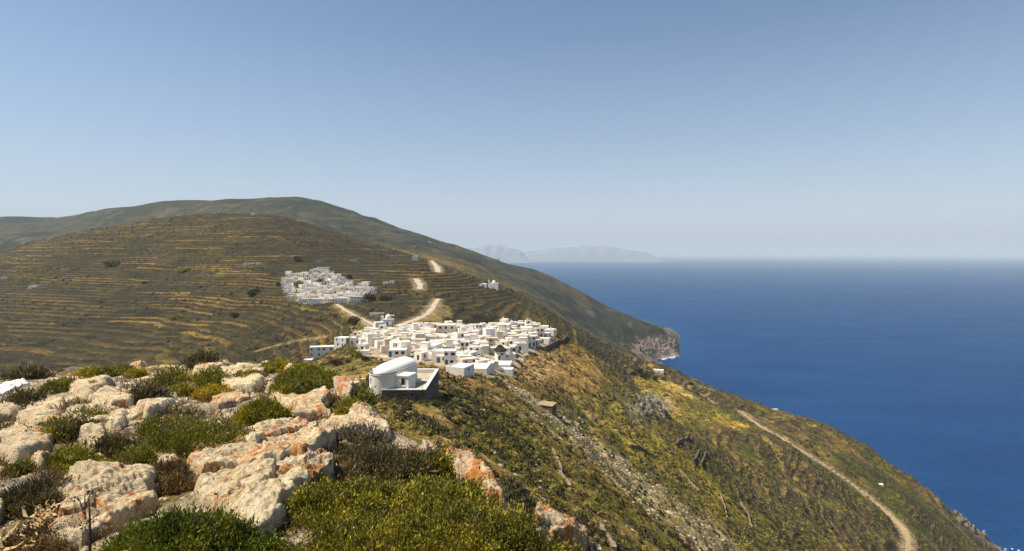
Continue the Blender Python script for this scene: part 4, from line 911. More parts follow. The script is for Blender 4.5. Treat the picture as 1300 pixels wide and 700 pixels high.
HOUSES = []   # root, x, y, size, description
OCC = []
def free(x, y, r): return all((x-a)**2+(y-b)**2 > (r+c)**2 for a, b, c in OCC)
def by_px(px, py, wpx, hpx, dm=None, rot=0, Y0=150, Y1=360, fit=None, **kw):
    """a house whose near wall foot is seen at that spot; size in metres from its distance"""
    p = hit(px, py, Y0, Y1); m = p[1]/F; w = wpx*m; h = hpx*m; d = dm or w*.8
    c = p+np.array([0, d/2, 0]); OCC.append((c[0], c[1], max(w, d)*.47)); c[2] = min(p[2], float(zat(np.array(c[0]), np.array(c[1]))))
    c[2] = p[2]
    return c, w, d, h
def landmark_house(px, py, wpx, hpx, label, dm=None, rot=0, cat='house', Y0=150, Y1=360, **kw):
    c, w, d, h = by_px(px, py, wpx, hpx, dm, Y0=Y0, Y1=Y1)
    r = cube_house(c, R(rot), w, d, h, seed=int(px*7+py), **kw); tag(r, label, cat, 'houses of the near village' if Y0 == 150 else 'houses of the far village'); return r, c

# ------------------------------------------------------------------ chapel and its yard
def chapel():
    yd = empty('chapel_yard_wall', (-15.6, 90, -19.6)); ox, oy, oz = -15.6, 90, -19.6
    X0, X1, Y0, Y1 = -20.0, -12.1, 82.6, 97.4; t = .38
    def wl(name, x0, x1, y0, y1, zb, zt, cap=True):
        b = MB(); b.box(x0-ox, x1-ox, y0-oy, y1-oy, zb-oz, zt-oz); o = b.build(name, M['stonewall'], yd)
        if cap:
            b = MB(); b.box(x0-ox-.05, x1-ox+.05, y0-oy-.05, y1-oy+.05, zt-oz+.002, zt-oz+.13); b.build('white_coping', M['white'], o)
    wl('front_wall', X0+1.8, X1-t, Y0, Y0+t, -24.5, -19.12); wl('side_wall', X1-t, X1, Y0, Y1, -26, -19.12); wl('rear_wall', X0, X1-t-.002, Y1-t, Y1, -24, -19.12); 
    b = MB(); b.box(X0+1.8-ox, X1-t-.002-ox, Y0+t+.002-oy, Y1-t-.002-oy, -23-oz, -19.62-oz); b.build('yard_floor', M['floor'], yd)
    b = MB(); b.box(X0+1.8-ox, X1-t-.06-ox, Y1-t-.06-oy, Y1-t-.003-oy, -19.6-oz, -19.13-oz); b.build('whitewashed_face', M['white'], yd)
    b = MB(); b.box(-14.9-ox, -13.9-ox, 89.6-oy, 90.8-oy, -19.6-oz, -19.2-oz); b.build('white_bench', M['white'], yd)
    tag(yd, 'dry stone retaining wall with white coping round the chapel yard', 'yard wall')
    # left stub of wall
    b = MB(); b.box(0, 2.0, 0, .35, -2.4, .0); s = b.build('low_wall', M['white']); s.location = (-21.4, 90.2, -17.6); s.rotation_euler = (0, 0, R(-16)); tag(s, 'short whitewashed wall running off behind the chapel apse', 'wall')
    ch = empty('chapel', (-18.35, 84.6, -19.6), R(-17))
    W, Ln, H, rise = 4.1, 6.6, 2.5, 1.1; a = W/2
    # walls: half round apse in front (-y), straight nave behind
    out = []; n = 18
    for k in range(n+1): th = math.pi+math.pi*k/n; out.append((a*math.cos(th), a*.95*math.sin(th)))
    out += [(a, Ln), (-a, Ln)]
    wb = MB(); m_ = len(out)
    slit_i = 5
    for k in range(m_):
        p, q = out[k], out[(k+1) % m_]
        if k == slit_i:   # slit window in the apse
            z0, z1 = 1.15, 2.0
            for za, zb in ((-3, z0), (z1, H)): wb.add([(*p, za), (*q, za), (*q, zb), (*p, zb)], [(0, 1, 2, 3)])
            nx, ny = (p[0]+q[0])/2/a, (p[1]+q[1])/2/a; u = .22
            ip, iq = (p[0]-nx*u, p[1]-ny*u), (q[0]-nx*u, q[1]-ny*u)
            wb.add([(*p, z0), (*q, z0), (*iq, z0), (*ip, z0)], [(0, 1, 2, 3)]); wb.add([(*p, z1), (*q, z1), (*iq, z1), (*ip, z1)], [(0, 1, 2, 3)])
            wb.add([(*p, z0), (*ip, z0), (*ip, z1), (*p, z1)], [(0, 1, 2, 3)]); wb.add([(*q, z0), (*iq, z0), (*iq, z1), (*q, z1)], [(0, 1, 2, 3)])
            g = MB(); g.add([(*ip, z0), (*iq, z0), (*iq, z1), (*ip, z1), (ip[0]-nx*.05, ip[1]-ny*.05, z0), (iq[0]-nx*.05, iq[1]-ny*.05, z0), (iq[0]-nx*.05, iq[1]-ny*.05, z1), (ip[0]-nx*.05, ip[1]-ny*.05, z1)], [(0, 1, 2, 3), (4, 7, 6, 5)]); g.build('window', M['dark'], ch)
        else: wb.add([(*p, -3), (*q, -3), (*q, H), (*p, H)], [(0, 1, 2, 3)])
    wb.add([(a, Ln, H), (-a, Ln, H)]+[(a*math.cos(math.pi-math.pi*k/16)*1.0, Ln, H+rise*math.sin(math.pi*k/16)) for k in range(1, 16)], [tuple(range(17))])
    wb.build('wall', M['chapelwall'], ch)
    # eaves moulding following the plan
    e = MB(); oo = [(x*1.05, y*1.05 if y <= 0 else y+.1) for x, y in out]
    for k in range(m_):
        p, q = oo[k], oo[(k+1) % m_]; p2, q2 = out[k], out[(k+1) % m_]
        e.add([(*p, H+.003), (*q, H+.003), (*q, H+.16), (*p, H+.16)], [(0, 1, 2, 3)]); e.add([(*p2, H+.003), (*q2, H+.003), (*q, H+.003), (*p, H+.003)], [(0, 1, 2, 3)])
    e.build('cornice', M['white'], ch)
    rf = MB(); nv = 18; V = []; y_rows = [(y, 1.0) for y in np.linspace(Ln+.1, 2.4, 6)]+[(2.4-(2.4+a*.88)*math.sin(t), math.cos(t)**.9) for t in np.linspace(.1, math.pi/2, 14)]
    for y, s in y_rows:
        for k in range(nv+1):
            t = math.pi*k/nv; V.append((-a*.93*s*math.cos(t), y, H+.16+(rise-.05)*math.sin(t)*max(s, .0)))
    m2 = nv+1; rf.add(V, [(i*m2+k, i*m2+k+1, (i+1)*m2+k+1, (i+1)*m2+k) for i in range(len(y_rows)-1) for k in range(nv)]+[tuple(range(nv+1))])
    rf.build('vaulted_roof', M['chapelroof'], ch, True)
    # annex on the yard side
    an = MB(); ax0, ax1, ay0, ay1, ah = a+.002, a+2.0, -.35, 1.9, 2.25
    op = (.85, 1.45, 1.0, 1.95)
    for (p0, ux, nn, ln, ops) in (((ax0, ay0), (1, 0), (0, -1), ax1-ax0, [op]), ((ax1, ay0), (0, 1), (1, 0), ay1-ay0, []), ((ax1, ay1), (-1, 0), (0, 1), ax1-ax0, [])):
        wall_side(an, p0, ux, nn, ln, -1.5, ah, ops)
    an.add([(ax0, ay0, ah), (ax1, ay0, ah), (ax1, ay1, ah), (ax0, ay1, ah)], [(0, 1, 2, 3)]); ao = an.build('annex', M['chapelwall'], ch)
    s = MB(); s.box(ax0+.01, ax1+.1, ay0-.1, ay1+.1, ah+.003, ah+.17); s.build('annex_roof', M['white'], ao)
    pane(ao, (ax0, ay0), (1, 0), (0, -1), op, 'dark', 'window', .13)
    f = MB(); f.box(ax0+.77, ax0+.847, ay0-.03, ay0+.02, .92, 2.03); f.box(ax0+1.453, ax0+1.53, ay0-.03, ay0+.02, .92, 2.03); f.box(ax0+.77, ax0+1.53, ay0-.06, ay0+.02, .86, .917); f.build('window_frame', M['cream'], ao)
    d = MB(); d.box(a+.003, a+.08, 3.2, 4.2, .0, 2.0); d.build('door', M['wood'], ch)
    tag(ch, 'white vaulted chapel with rounded apse and small annex on a walled terrace', 'chapel')
M['chapelwall'] = mat_wall('chapel_plaster', (.76, .725, .665), .22)
M['chapelroof'] = mat_wall('chapel_vault', (.82, .80, .75), .15)
chapel(); OCC.append((-16, 90, 9))

# ------------------------------------------------------------------ near village: buildings one can tell apart
LM = []
def windmill():
    p = hit(635, 459, 190, 330); m = p[1]/F; rb, h = 7.6*m, 13*m; r = empty('windmill', p+np.array([0, rb, 0])); OCC.append((p[0], p[1]+rb, rb+3.5)); OCC.append((p[0]+6, p[1]+5, 5)); OCC.append((p[0], p[1]-6, 6.5)); OCC.append((p[0]-1, p[1]-14, 6))
    b = MB(); b.tube([(0, 0, -2), (0, 0, h*.5), (0, 0, h)], [rb*1.02, rb*.94, rb*.88], 28); o = b.build('tower', M['white'], r)
    n = 36; V = []; rows = [(1.25, h-.25), (1.15, h+.3), (.85, h+h*.22), (.5, h+h*.42), (.06, h+h*.52)]
    for q, (s, z) in enumerate(rows):
        for k in range(n): V.append((rb*.9*s*(1+.09*rng.normal())*math.cos(k*6.2832/n), rb*.9*s*(1+.09*rng.normal())*math.sin(k*6.2832/n), z+.12*rng.normal()))
    b = MB(); b.add(V, [(i*n+k, i*n+(k+1) % n, (i+1)*n+(k+1) % n, (i+1)*n+k) for i in range(4) for k in range(n)]); b.build('thatched_cap', M['thatch'], r)
    b = MB(); b.tube([(0, -rb*.5, h*1.12), (0, -rb*1.5, h*1.12)], .12, 6); b.build('axle', M['wood'], r)
    for k in range(8):
        a = k*math.pi/4+.2; b = MB(); b.tube([(0, -rb*1.4, h*1.12), (rb*.95*math.cos(a), -rb*1.4, h*1.12+rb*.95*math.sin(a))], .05, 5); b.build('sail_spoke', M['wood'], r)
    for (a, z0, z1, nm) in ((-1.75, .2, 2.1, 'door'), (-1.2, h*.6, h*.6+.7, 'window')):
        b = MB(); ca, sa = math.cos(a), math.sin(a); rr_ = rb*.97+.04
        b.add([(rr_*ca+s*.4*-sa-e*ca*.3, rr_*sa+s*.4*ca-e*sa*.3, z) for e in (0, 1) for z in (z0, z1) for s in (-1, 1)], [(0, 1, 3, 2), (4, 6, 7, 5), (0, 4, 5, 1), (2, 3, 7, 6), (0, 2, 6, 4), (1, 5, 7, 3)]); b.build(nm, M['wood' if nm == 'door' else 'dark'], r)
    tag(r, 'old white windmill tower with a ragged dark thatched cap', 'windmill'); LM.append(('windmill', p[0], p[1]+rb))
windmill()
def lmk(px, py, w, h, label, short, **kw):
    r, c = landmark_house(px, py, w, h, label, **kw); LM.append((short, c[0], c[1])); return r
lmk(407,453.5,30,13,'long white two-storey house with dark windows at the village end nearest the gold fields','long end house',rot=14,floors=2,nwin=(4,2,1),dm=6)
lmk(390,447,10,6,'tiny white flat-roofed shed beside the long two-storey end house','end shed',rot=8,nwin=(1,1,1),dm=3.5)
lmk(433.5,441,17,12,'white two-storey house above the ploughed plot, with one big upper window','plot house',rot=-18,floors=2,nwin=(2,1,1),dm=6)
lmk(450,438,13,9,'white house joined behind the plot house, dark tree at its corner','joined house',rot=6,nwin=(2,1,1),dm=6)
lmk(462,451,11,5.5,'low white annex directly below the small vaulted chapel','low annex',rot=4,nwin=(1,1,1),dm=3)
lmk(503,454,22,9.5,'pinkish-white long house just behind the chapel vault','house behind the chapel',rot=5,nwin=(3,1,1),dm=6)
lmk(546,453,19,14,'tall white block with blue-grey shaded flank, right behind the chapel yard','tall yard block',rot=-16,nwin=(1,1,1),dm=7)
lmk(557,459,16,13,'plain white cube with one small dark window next to tall yard block','one-window cube',rot=-8,nwin=(1,1,1),dm=5)
lmk(583,479,26,11,'white house with angled flank and terrace at the edge, nearest to the chapel yard corner','edge house',rot=-22,nwin=(1,1,1),dm=6)
lmk(565,428,24,15,'big cream cubic two-storey building rising among low houses','cream block',rot=3,floors=2,nwin=(3,2,1),mat='cream',roof='roofc',dm=9,Y1=380)
lmk(639,423,18,11,'big white cube standing against the dark ravine','ravine cube',rot=-10,floors=2,nwin=(2,1,1),dm=7,Y1=380)
lmk(668,425,16,9,'white house with row of small windows near seaward end','row-window house',rot=-6,nwin=(3,2,1),dm=6,Y1=380)
lmk(694,431,9,8,'small bluish white house with dark doorway at the seaward tip','tip house',rot=-25,nwin=(1,1,1),dm=4,Y1=380)
lmk(643,476,17,7,'long low white house at the village edge below the windmill','long low house',rot=-8,nwin=(2,1,1),dm=4)
lmk(634,467,30,3.5,'low white terrace building with a broad flat roof in front of the windmill','broad terrace',rot=-5,nwin=(1,1,1),dm=9)
lmk(607,472,26,4,'wide whitewashed flat terrace roof between edge house and windmill','wide terrace',rot=-6,nwin=(0,0,0),dm=10)
lmk(513,440,20,9,'long white house with grey front below the blue dome','grey-front house',rot=12,nwin=(2,2,1),dm=7)
lmk(530,436,13,9,'white house with two dark windows next to the grey-front house','two-window house',rot=-10,nwin=(2,1,1),dm=6)
lmk(345,467,27,7,'white farm building alone in the valley beyond the rock rim','valley farm',rot=-8,nwin=(1,1,1),dm=5,Y1=420)
def church(px, py, wpx, hpx, dome, domemat, label, Y0=150, Y1=380, tower=False, short=None, cat='church'):
    c, w, d, h = by_px(px, py, wpx, hpx, None, Y0=Y0, Y1=Y1)
    r = empty('church', c, R(-8)); b = MB(); b.box(-w/2, w/2, -d/2, d/2, -2, h); b.build('wall', M['white'], r)
    b = MB(); b.box(-w/2-.1, w/2+.1, -d/2-.1, d/2+.1, h+.002, h+.2); b.build('cornice', M['roofw'], r)
    nr = 8; V = []; b = MB(); b.tube([(0, 0, h+.2), (0, 0, h+.2+dome*.6)], dome, 16); b.build('drum', M['white'], r, False)
    for i in range(nr+1):
        t = math.pi/2*i/nr
        for k in range(16): V.append((dome*1.06*math.cos(t)*math.cos(k*math.pi/8), dome*1.06*math.cos(t)*math.sin(k*math.pi/8), h+.2+dome*.6+dome*1.05*math.sin(t)))
    b = MB(); b.add(V, [(i*16+k, i*16+(k+1) % 16, (i+1)*16+(k+1) % 16, (i+1)*16+k) for i in range(nr) for k in range(16)]); b.build('dome', M[domemat], r, True)
    b = MB(); zt = h+.2+dome*1.65; b.box(-.05, .05, -.05, .05, zt, zt+.9); b.box(-.28, -.052, -.05, .05, zt+.5, zt+.6); b.box(.052, .28, -.05, .05, zt+.5, zt+.6); b.build('cross', M['white'], r)
    b = MB(); b.box(-.5, .5, -d/2-.05, -d/2+.1, 0, 2.1); b.build('door', M['wood'], r)
    if tower:
        b = MB(); t0 = -w/2-1.1; b.box(t0-.7, t0+.7, -.7, .7, -2, h*.9); b.box(t0-.7, t0-.35, -.7, .7, h*.9+.002, h*1.45); b.box(t0+.35, t0+.7, -.7, .7, h*.9+.002, h*1.45); b.box(t0-.75, t0+.75, -.75, .75, h*1.45+.002, h*1.6); b.build('bell_tower', M['white'], r)
    tag(r, label, cat); LM.append((short, c[0], c[1])); return r
church(509,424,9,3.5,1.25,'bluedome','small village church topped with a pale blue dome','',) if False else church(509,425,10,4.0,1.35,'bluedome','small village church topped with a pale blue dome',short='blue-domed church')
church(492,413,12,7,1.7,'white','white domed church with side tower beside the road, above the village',tower=True,short='roadside church')
def small_chapel(px, py, wpx, hpx, label, rot, Y0=150, Y1=380, short=None):
    c, w, d, h = by_px(px, py, wpx, hpx, None, Y0=Y0, Y1=Y1); r = empty('vaulted_chapel', c, R(rot))
    b = MB(); b.box(-w/2, w/2, -d/2, d/2, -2, h*.62); b.build('wall', M['white'], r); b = MB(); vault(b, w, -d/2-.1, d/2+.1, h*.62+.003, h*.38); b.build('vaulted_roof', M['white'], r, False)
    b = MB(); b.box(-.45, .45, -d/2-.06, -d/2+.1, 0, min(1.9, h*.55)); b.build('door', M['dark'], r)
    tag(r, label, 'chapel')
    if short: LM.append((short, c[0], c[1]))
small_chapel(461,446,10,10,'small white barrel-vaulted chapel among gardens, dark arch in front',-20,short='vaulted chapel')
small_chapel(526.5,330.5,6,7,'tiny white chapel alone on gold terraces below the mountain',0,600,1000)
small_chapel(320,273.5,4.5,3.2,'tiny white chapel on the crest of the terraced hill',0,1000,1300)
small_chapel(613,364,9,4,'low white chapel on the spur left of the ridge church',-10,560,900)
church(627,367,11,7,2.0,'white','white ridge church with bell tower on the spur',560,900,True,short='ridge church')
def pole(px, py, hpx, label, Y0=150):
    p = hit(px, py, Y0, 380); h = hpx*p[1]/F; r = empty('utility_pole', p); b = MB(); b.tube([(0, 0, -1), (0, 0, h)], [.22, .16], 8); b.build('post', M['stalk'], r)
    b = MB(); b.box(-.7, .7, -.05, .05, h*.88, h*.88+.12); b.build('crossarm', M['stalk'], r); tag(r, label, 'utility pole', 'utility poles in the village')
pole(588,455,14,'tall dark utility pole among the roofs left of the windmill')
pole(449,398,8,'utility pole beside the straight footpath')
for rt in ROADS.values(): 
    for q in rt[0][::2]: OCC.append((q[0], q[1], rt[1]*.6))

ORD = ['nearest', 'second nearest', 'third nearest', 'fourth nearest', 'fifth nearest', 'sixth nearest', 'seventh nearest', 'eighth nearest', 'ninth nearest', 'tenth nearest', 'eleventh nearest', 'twelfth nearest', 'thirteenth nearest', 'fourteenth nearest', 'fifteenth nearest', 'sixteenth nearest']
def label_all(items, lms, group, cat):
    """items: (root, x, y, adjectives); each is named by its rank on one side of one landmark"""
    b = {}
    for it in items:
        s, lx, ly = min(lms, key=lambda l: (l[1]-it[1])**2+(l[2]-it[2])**2); dx, dy = it[1]-lx, it[2]-ly
        rel = ('seaward of' if dx > 0 else 'landward of') if abs(dx) > abs(dy)*.8 else ('uphill behind' if dy > 0 else 'in front of')
        b.setdefault((s, rel), []).append((math.hypot(dx, dy), it))
    for (s, rel), l in b.items():
        for k, (d, it) in enumerate(sorted(l, key=lambda t: t[0])): tag(it[0], f'{it[3]}, {ORD[min(k, 15)]} {rel} the {s}', cat, group)

# fill of the near village
items = []
poly1 = [(446,431),(462,424),(482,419),(503,421),(522,416),(548,417),(585,418),(612,420),(632,416),(655,415),(690,412),(704,420),(700,432),(676,442),(652,449),(644,466),(612,474),(588,472),(566,462),(545,464),(520,452),(494,452),(478,440),(462,436)]
tries = 0
while tries < 9000 and len(items) < 228:
    tries += 1
    px, Y = rng.uniform(440, 706), rng.uniform(188, 345); x = (px-CX)/F*Y; z = float(zat(np.array(x), np.array(Y))); py = HY-F*z/Y
    if not bool(inpoly(np.array(px), np.array(py), poly1)): continue
    w = rng.uniform(2.8, 5.6) if rng.random() < .8 else rng.uniform(5.6, 8); d = rng.uniform(2.8, 5.2)
    if not free(x, Y, max(w, d)*.43): continue
    OCC.append((x, Y, max(w, d)*.43)); s = int(rng.integers(1e6)); q = rng.random()
    h = rng.uniform(2.0, 3.5); fl = 1
    if q > .86: h, fl = rng.uniform(4.6, 5.4), 2
    mat = 'white' if rng.random() < .84 else ('cream' if rng.random() < .75 else 'grey'); roof = 'roofw' if rng.random() < .6 else 'roofc'
    up = None
    if fl == 1 and w > 4.6 and rng.random() < .4: up = (w*.5, d*.55, 2.1, w*rng.uniform(-.18, .18), d*.16)
    r = cube_house((x, Y, z-.1), R(rng.choice([-18, -8, 0, 8, 20])+rng.normal()*9), w, d, h, mat, roof, (int(rng.integers(0, 3)), int(rng.integers(0, 2)), 1), up, rng.random() < .22, True, 'house', 2.2, fl, s)
    sz = 'small' if w < 3.9 else ('broad' if w > 5.4 else 'plain')
    adj = f"{sz} {dict(white='white', cream='cream', grey='weathered grey')[mat]} {'two-storey' if fl == 2 else 'flat-roofed'} house" + (' with rooftop room' if up else '')
    items.append((r, x, Y, adj))
label_all(items, LM, 'houses of the near village', 'house')
# low garden walls between the houses
# far village on the hillside
LM2 = []
def lmk2(px, py, w, h, label, short, **kw):
    r, c = landmark_house(px, py, w, h, label, Y0=520, Y1=900, **kw); LM2.append((short, c[0], c[1]))
lmk2(433,385,17,6.5,'long white house with a row of dark doors at the foot of the far village','long foot house',nwin=(4,1,1),dm=7,rot=2)
lmk2(452,384.5,14,8,'white two-storey house with many windows at the foot of the far village','many-window house',floors=2,nwin=(4,1,1),dm=7,rot=4)
lmk2(402,386,16,6.5,'plain blue-white house by the footpath start in the far village','footpath house',nwin=(0,1,1),dm=7,rot=10)
lmk2(386,384.5,14,5.5,'pale grey flat house on the lower edge of the far village','pale edge house',nwin=(1,1,1),dm=7,rot=4)
lmk2(455,371.5,11,6.5,'white house with three windows on the seaward edge of the far village','three-window house',nwin=(3,1,1),dm=7,rot=5,floors=2)
lmk2(464,364,9,6,'white cube house topping the seaward edge of the far village','edge cube',nwin=(1,1,1),dm=7,rot=-8)
lmk2(409,343.5,15,4,'long white building at the top of the far village','top house',nwin=(2,1,1),dm=7,rot=3)
lmk2(427,371,12,6.5,'square cream house with one window in mid far village','square cream house',nwin=(1,1,1),dm=8,rot=-4,mat='cream')
lmk2(392,372,13,7,'large whitewashed house beside the dark archway tree in the far village','archway house',nwin=(2,1,1),dm=8,rot=4)
lmk2(368,361,11,6.5,'greyish house on the landward edge of the far village','pinkish edge house',nwin=(1,1,1),dm=8,rot=8,mat='grey')
lmk2(489,361.5,6,3.5,'lone small white house on the terraces beyond the far village','lone terrace house',nwin=(1,1,1),dm=5)
lmk2(497,360.5,6,3.5,'small white house paired with the lone terrace house','paired house',nwin=(1,1,1),dm=5)
poly2 = [(357,357),(366,349),(378,350),(394,346),(404,342),(420,345),(432,352),(440,357),(450,362),(470,362),(476,370),(462,378),(440,383),(410,383),(384,384),(366,378),(358,368)]
items = []; tries = 0
while tries < 9000 and len(items) < 210:
    tries += 1
    px, Y = rng.uniform(355, 478), rng.uniform(560, 800); x = (px-CX)/F*Y; z = float(zat(np.array(x), np.array(Y))); py = HY-F*z/Y
    if not bool(inpoly(np.array(px), np.array(py), poly2)): continue
    w = rng.uniform(3.6, 7); d = rng.uniform(3.6, 6)
    if not free(x, Y, max(w, d)*.45): continue
    OCC.append((x, Y, max(w, d)*.45)); s = int(rng.integers(1e6)); h = rng.uniform(2.4, 3.6) if rng.random() < .8 else rng.uniform(4.4, 5.4)
    mat = 'white' if rng.random() < .78 else ('cream' if rng.random() < .6 else 'grey')
    items.append((x, Y, z, w, d, h, mat, s, py, 'roofw' if rng.random() < .6 else 'roofc', rng.normal()*9))
items.sort(key=lambda t: -t[3]/t[1]); rest = items[30:]; built = []
for x, Y, z, w, d, h, mat, s, py, rf, a in items[:30]:
    r = cube_house((x, Y, z-.1), R(a), w, d, h, mat, rf, (1+s % 2, 0, 0), None, False, True, 'house', 3.0, 1, s)
    sz = 'small' if w < 5.0 else ('broad' if w > 6.2 else 'plain')
    built.append((r, x, Y, f"{sz} {dict(white='white', cream='cream', grey='greyish')[mat]} far-village house"))
items = built
V, Fq, mi = [], [], []
for x, Y, z, w, d, h, mat, s, py, rf, a in rest:     # the smallest of the far houses, past what is built one by one
    b = MB(); t = .25; A, B = w/2, d/2; b.box(-A, A, -B, B, -3, h-.3); n0 = len(b.f)
    for q in ((-A, A, -B, -B+t), (-A, A, B-t, B), (-A, -A+t, -B+t+.002, B-t-.002), (A-t, A, -B+t+.002, B-t-.002)): b.box(*q, h-.298, h)
    for q in range(1+s % 2): u = (-.25+.5*q)*w+((s >> 3) % 10-5)*.05; b.box(u-.45, u+.45, -B-.03, -B+.05, .9 if (s >> q) % 2 else 0, 2.0)
    nd = 6*(1+s % 2); k0 = len(V); ca, sa = math.cos(R(a)), math.sin(R(a))
    V += [(x+p_[0]*ca-p_[1]*sa, Y+p_[0]*sa+p_[1]*ca, z-.1+p_[2]) for p_ in b.v]; Fq += [tuple(i+k0 for i in f) for f in b.f]
    wm_ = {'white': 0, 'cream': 1, 'grey': 2}[mat]; mi += [wm_]*(len(b.f)-nd)+[3]*nd
o = mk('far_houses', V, Fq, [M['white'], M['cream'], M['grey'], M['dark']], mids=mi); tag(o, 'tightly packed little white houses of the far village', kind='stuff')
label_all(items, LM2, 'houses of the far village', 'house')
# lone buildings
def lone(px, py, w, h, label, Y0, Y1, dm=5, rot=0, cat='shed', mat='white', nwin=(1,0,1)):
    c, w_, d, h_ = by_px(px, py, w, h, dm, Y0=Y0, Y1=Y1); r = cube_house(c, R(rot), w_, d, h_, mat, 'roofw', nwin, name='shed' if cat == 'shed' else 'house', seed=int(px), sink=4); tag(r, label, cat)
lone(837,473.5,12,3.4,'long white farm shed at the top of the golden sea-facing fields',500,1000,6,-12)
lone(985,521,6,1.3,'tiny white hut on the brow above the sea',600,900,3)
lone(1119,616.5,6,1.3,'low white hut beside the dirt track near the cliff',450,700,3,-15)
lone(41,366,11,3,'low white barn alone on the left terraces',450,1100,7)
lone(5,354,8,2,'small white shelter at the far edge of the left terraces',450,1100,5)
lone(316,336,14,2.2,'long pale animal pen high on the terraced hill',600,1150,5,0,'shed','cream')
lone(328,335.5,6,2,'pale hut at the end of the long animal pen',600,1150,5,0,'shed','cream')
lone(545,308.5,4,2.4,'minute white house on the mountain shoulder',1800,2600,8,0,'house')
lone(526,313.5,4,1.6,'pale little house on the mountain road',1500,2600,7,0,'house','cream')
lone(632,329,4,1.5,'pale ruin on the mountain flank above the ridge church',1500,2600,6,0,'house','cream')
lone(405,333,12,2.6,'cluster-like grey ruin with pale walls above the far village',700,1150,6,3,'house','grey',(2,0,0))
lone(447,332,12,2.4,'grey roofless ruin beside the gully above the far village',700,1150,6,0,'house','grey',(2,0,0))
lone(478,400,18,2.2,'long low white wall-like shed between the villages',340,560,3,3,'shed')
lone(495,402.5,10,2.0,'short low white shed beside the village road',340,560,3,0,'shed')
def stone_hut():
    p = hit(695,522,60,200); m = p[1]/F; r = empty('stone_hut', p+np.array([0, 1.6, 0]), R(-28)); w, d, h = 20*m, 3.2, 6.5*m
    b = MB(); wall_side(b, (-w/2, -d/2), (1, 0), (0, -1), w, -2, h, []); wall_side(b, (w/2, -d/2), (0, 1), (1, 0), d, -2, h, [(1.1, 1.9, 0, 1.0)]); wall_side(b, (w/2, d/2), (-1, 0), (0, 1), w, -2, h, []); wall_side(b, (-w/2, d/2), (0, -1), (-1, 0), d, -2, h, []); b.build('wall', M['stonewall'], r)
    pane(r, (w/2, -d/2), (0, 1), (1, 0), (1.1, 1.9, 0, 1.0), 'dark', 'doorway', .18)
    b = MB(); b.add([(-w/2-.2, -d/2-.2, h+.002), (w/2+.2, -d/2-.2, h+.002), (w/2+.2, d/2+.2, h+.3), (-w/2-.2, d/2+.2, h+.3), (-w/2-.2, -d/2-.2, h+.2), (w/2+.2, -d/2-.2, h+.2), (w/2+.2, d/2+.2, h+.55), (-w/2-.2, d/2+.2, h+.55)], [(0, 3, 2, 1), (4, 5, 6, 7), (0, 1, 5, 4), (1, 2, 6, 5), (2, 3, 7, 6), (3, 0, 4, 7)]); b.build('roof', M['dirt'], r)
    tag(r, 'lone dry stone hut with tan earth roof on the slope', 'hut')
stone_hut()
# dry stone walls
def stone_wall(pts, h, label, thick=.6, mat='stonewall', name='stone_wall'):
    w = np.array([hit(*p) for p in pts]); d = np.concatenate([[0], np.cumsum(np.linalg.norm(np.diff(w[:, :2], axis=0), axis=1))]); n = max(4, int(d[-1]/1.2)); s = np.linspace(0, d[-1], n)
    q = np.stack([np.interp(s, d, w[:, i]) for i in range(2)], 1); q += .25*np.stack([vn(s*.4, s*0, None, 3), vn(s*.4, s*0+5, None, 4)], 1); t = np.gradient(q, axis=0); t /= np.linalg.norm(t, axis=1)[:, None]+1e-9; nn = np.stack([t[:, 1], -t[:, 0]], 1)
    hh_ = h*(1+.22*vn(s*.8, s*0, None, 6)); z = zat(q[:, 0], q[:, 1]); c = np.array([*q.mean(0), z.mean()]); V = []
    for off, zz in ((-thick/2, -1.0), (-thick*.4, hh_), (thick*.4, hh_), (thick/2, -1.0)): V.append(np.concatenate([q+nn*off, (z+zz)[:, None]], 1)-c)
    V = np.stack(V, 1); i = np.arange(n*4).reshape(n, 4); Q = np.stack([i[:-1, :-1], i[1:, :-1], i[1:, 1:], i[:-1, 1:]], -1).reshape(-1, 4)
    o = mk(name, V.reshape(-1, 3), list(map(tuple, Q))+[(0, 1, 2, 3), tuple(int(k) for k in i[-1, ::-1])], M[mat]); o.location = c; return tag(o, label, 'stone wall', 'dry stone walls on the slopes')
M['palestone'] = mat_stonewall('pale_dry_stone', (.25, .19, .12))
stone_wall([(692,446,200,345),(700,441,200,345),(710,436,200,345),(722,430,200,345)], 2.0, 'thick grey retaining wall climbing to the hilltop at the seaward end of the village', 1.0)
stone_wall([(702,572,60),(709,588,50),(714,606,50),(722,620,45)], .45, 'pale tumbled wall running down the scrub slope below the broken rock strip', .5, 'palestone')
stone_wall([(757,662,36),(768,680,36),(778,700,36)], .5, 'pale tumbled wall at the lower frame edge, beyond the orange block', .6, 'palestone')
stone_wall([(862,598,120),(873,610,120),(888,626,120)], .9, 'pale wall crossing the yellow-green pasture', .55, 'palestone')
stone_wall([(800,569,100),(818,574,100),(832,583,100)], 1.2, 'dark field wall at the upper edge of the broken rock strip', .8)
stone_wall([(880,588,200),(884,582,200),(888,573,200)], 1.2, 'short dark terrace wall, nearer of the pair under the crag', .8)
stone_wall([(890,592,200),(894,584,200),(896,576,200)], 1.2, 'short dark terrace wall, farther of the pair under the crag', .8)
stone_wall([(858,566,200),(866,559,200),(874,556,200)], 1.1, 'curved wall hooking round a small plot below the crag', 1.0)
stone_wall([(914,628,120),(918,640,120),(922,655,120)], .9, 'pale wall low on the pasture right of the yellow-green field', .55, 'palestone')
stone_wall([(940,640,120),(950,655,120),(955,672,120)], .9, 'pale wall near the foot of the pasture, beside the track side slope', .55, 'palestone')
stone_wall([(868,494,420),(888,500,420),(908,512,420)], 1.2, 'tan wall bordering the golden strip above the sea', .9, 'palestone')
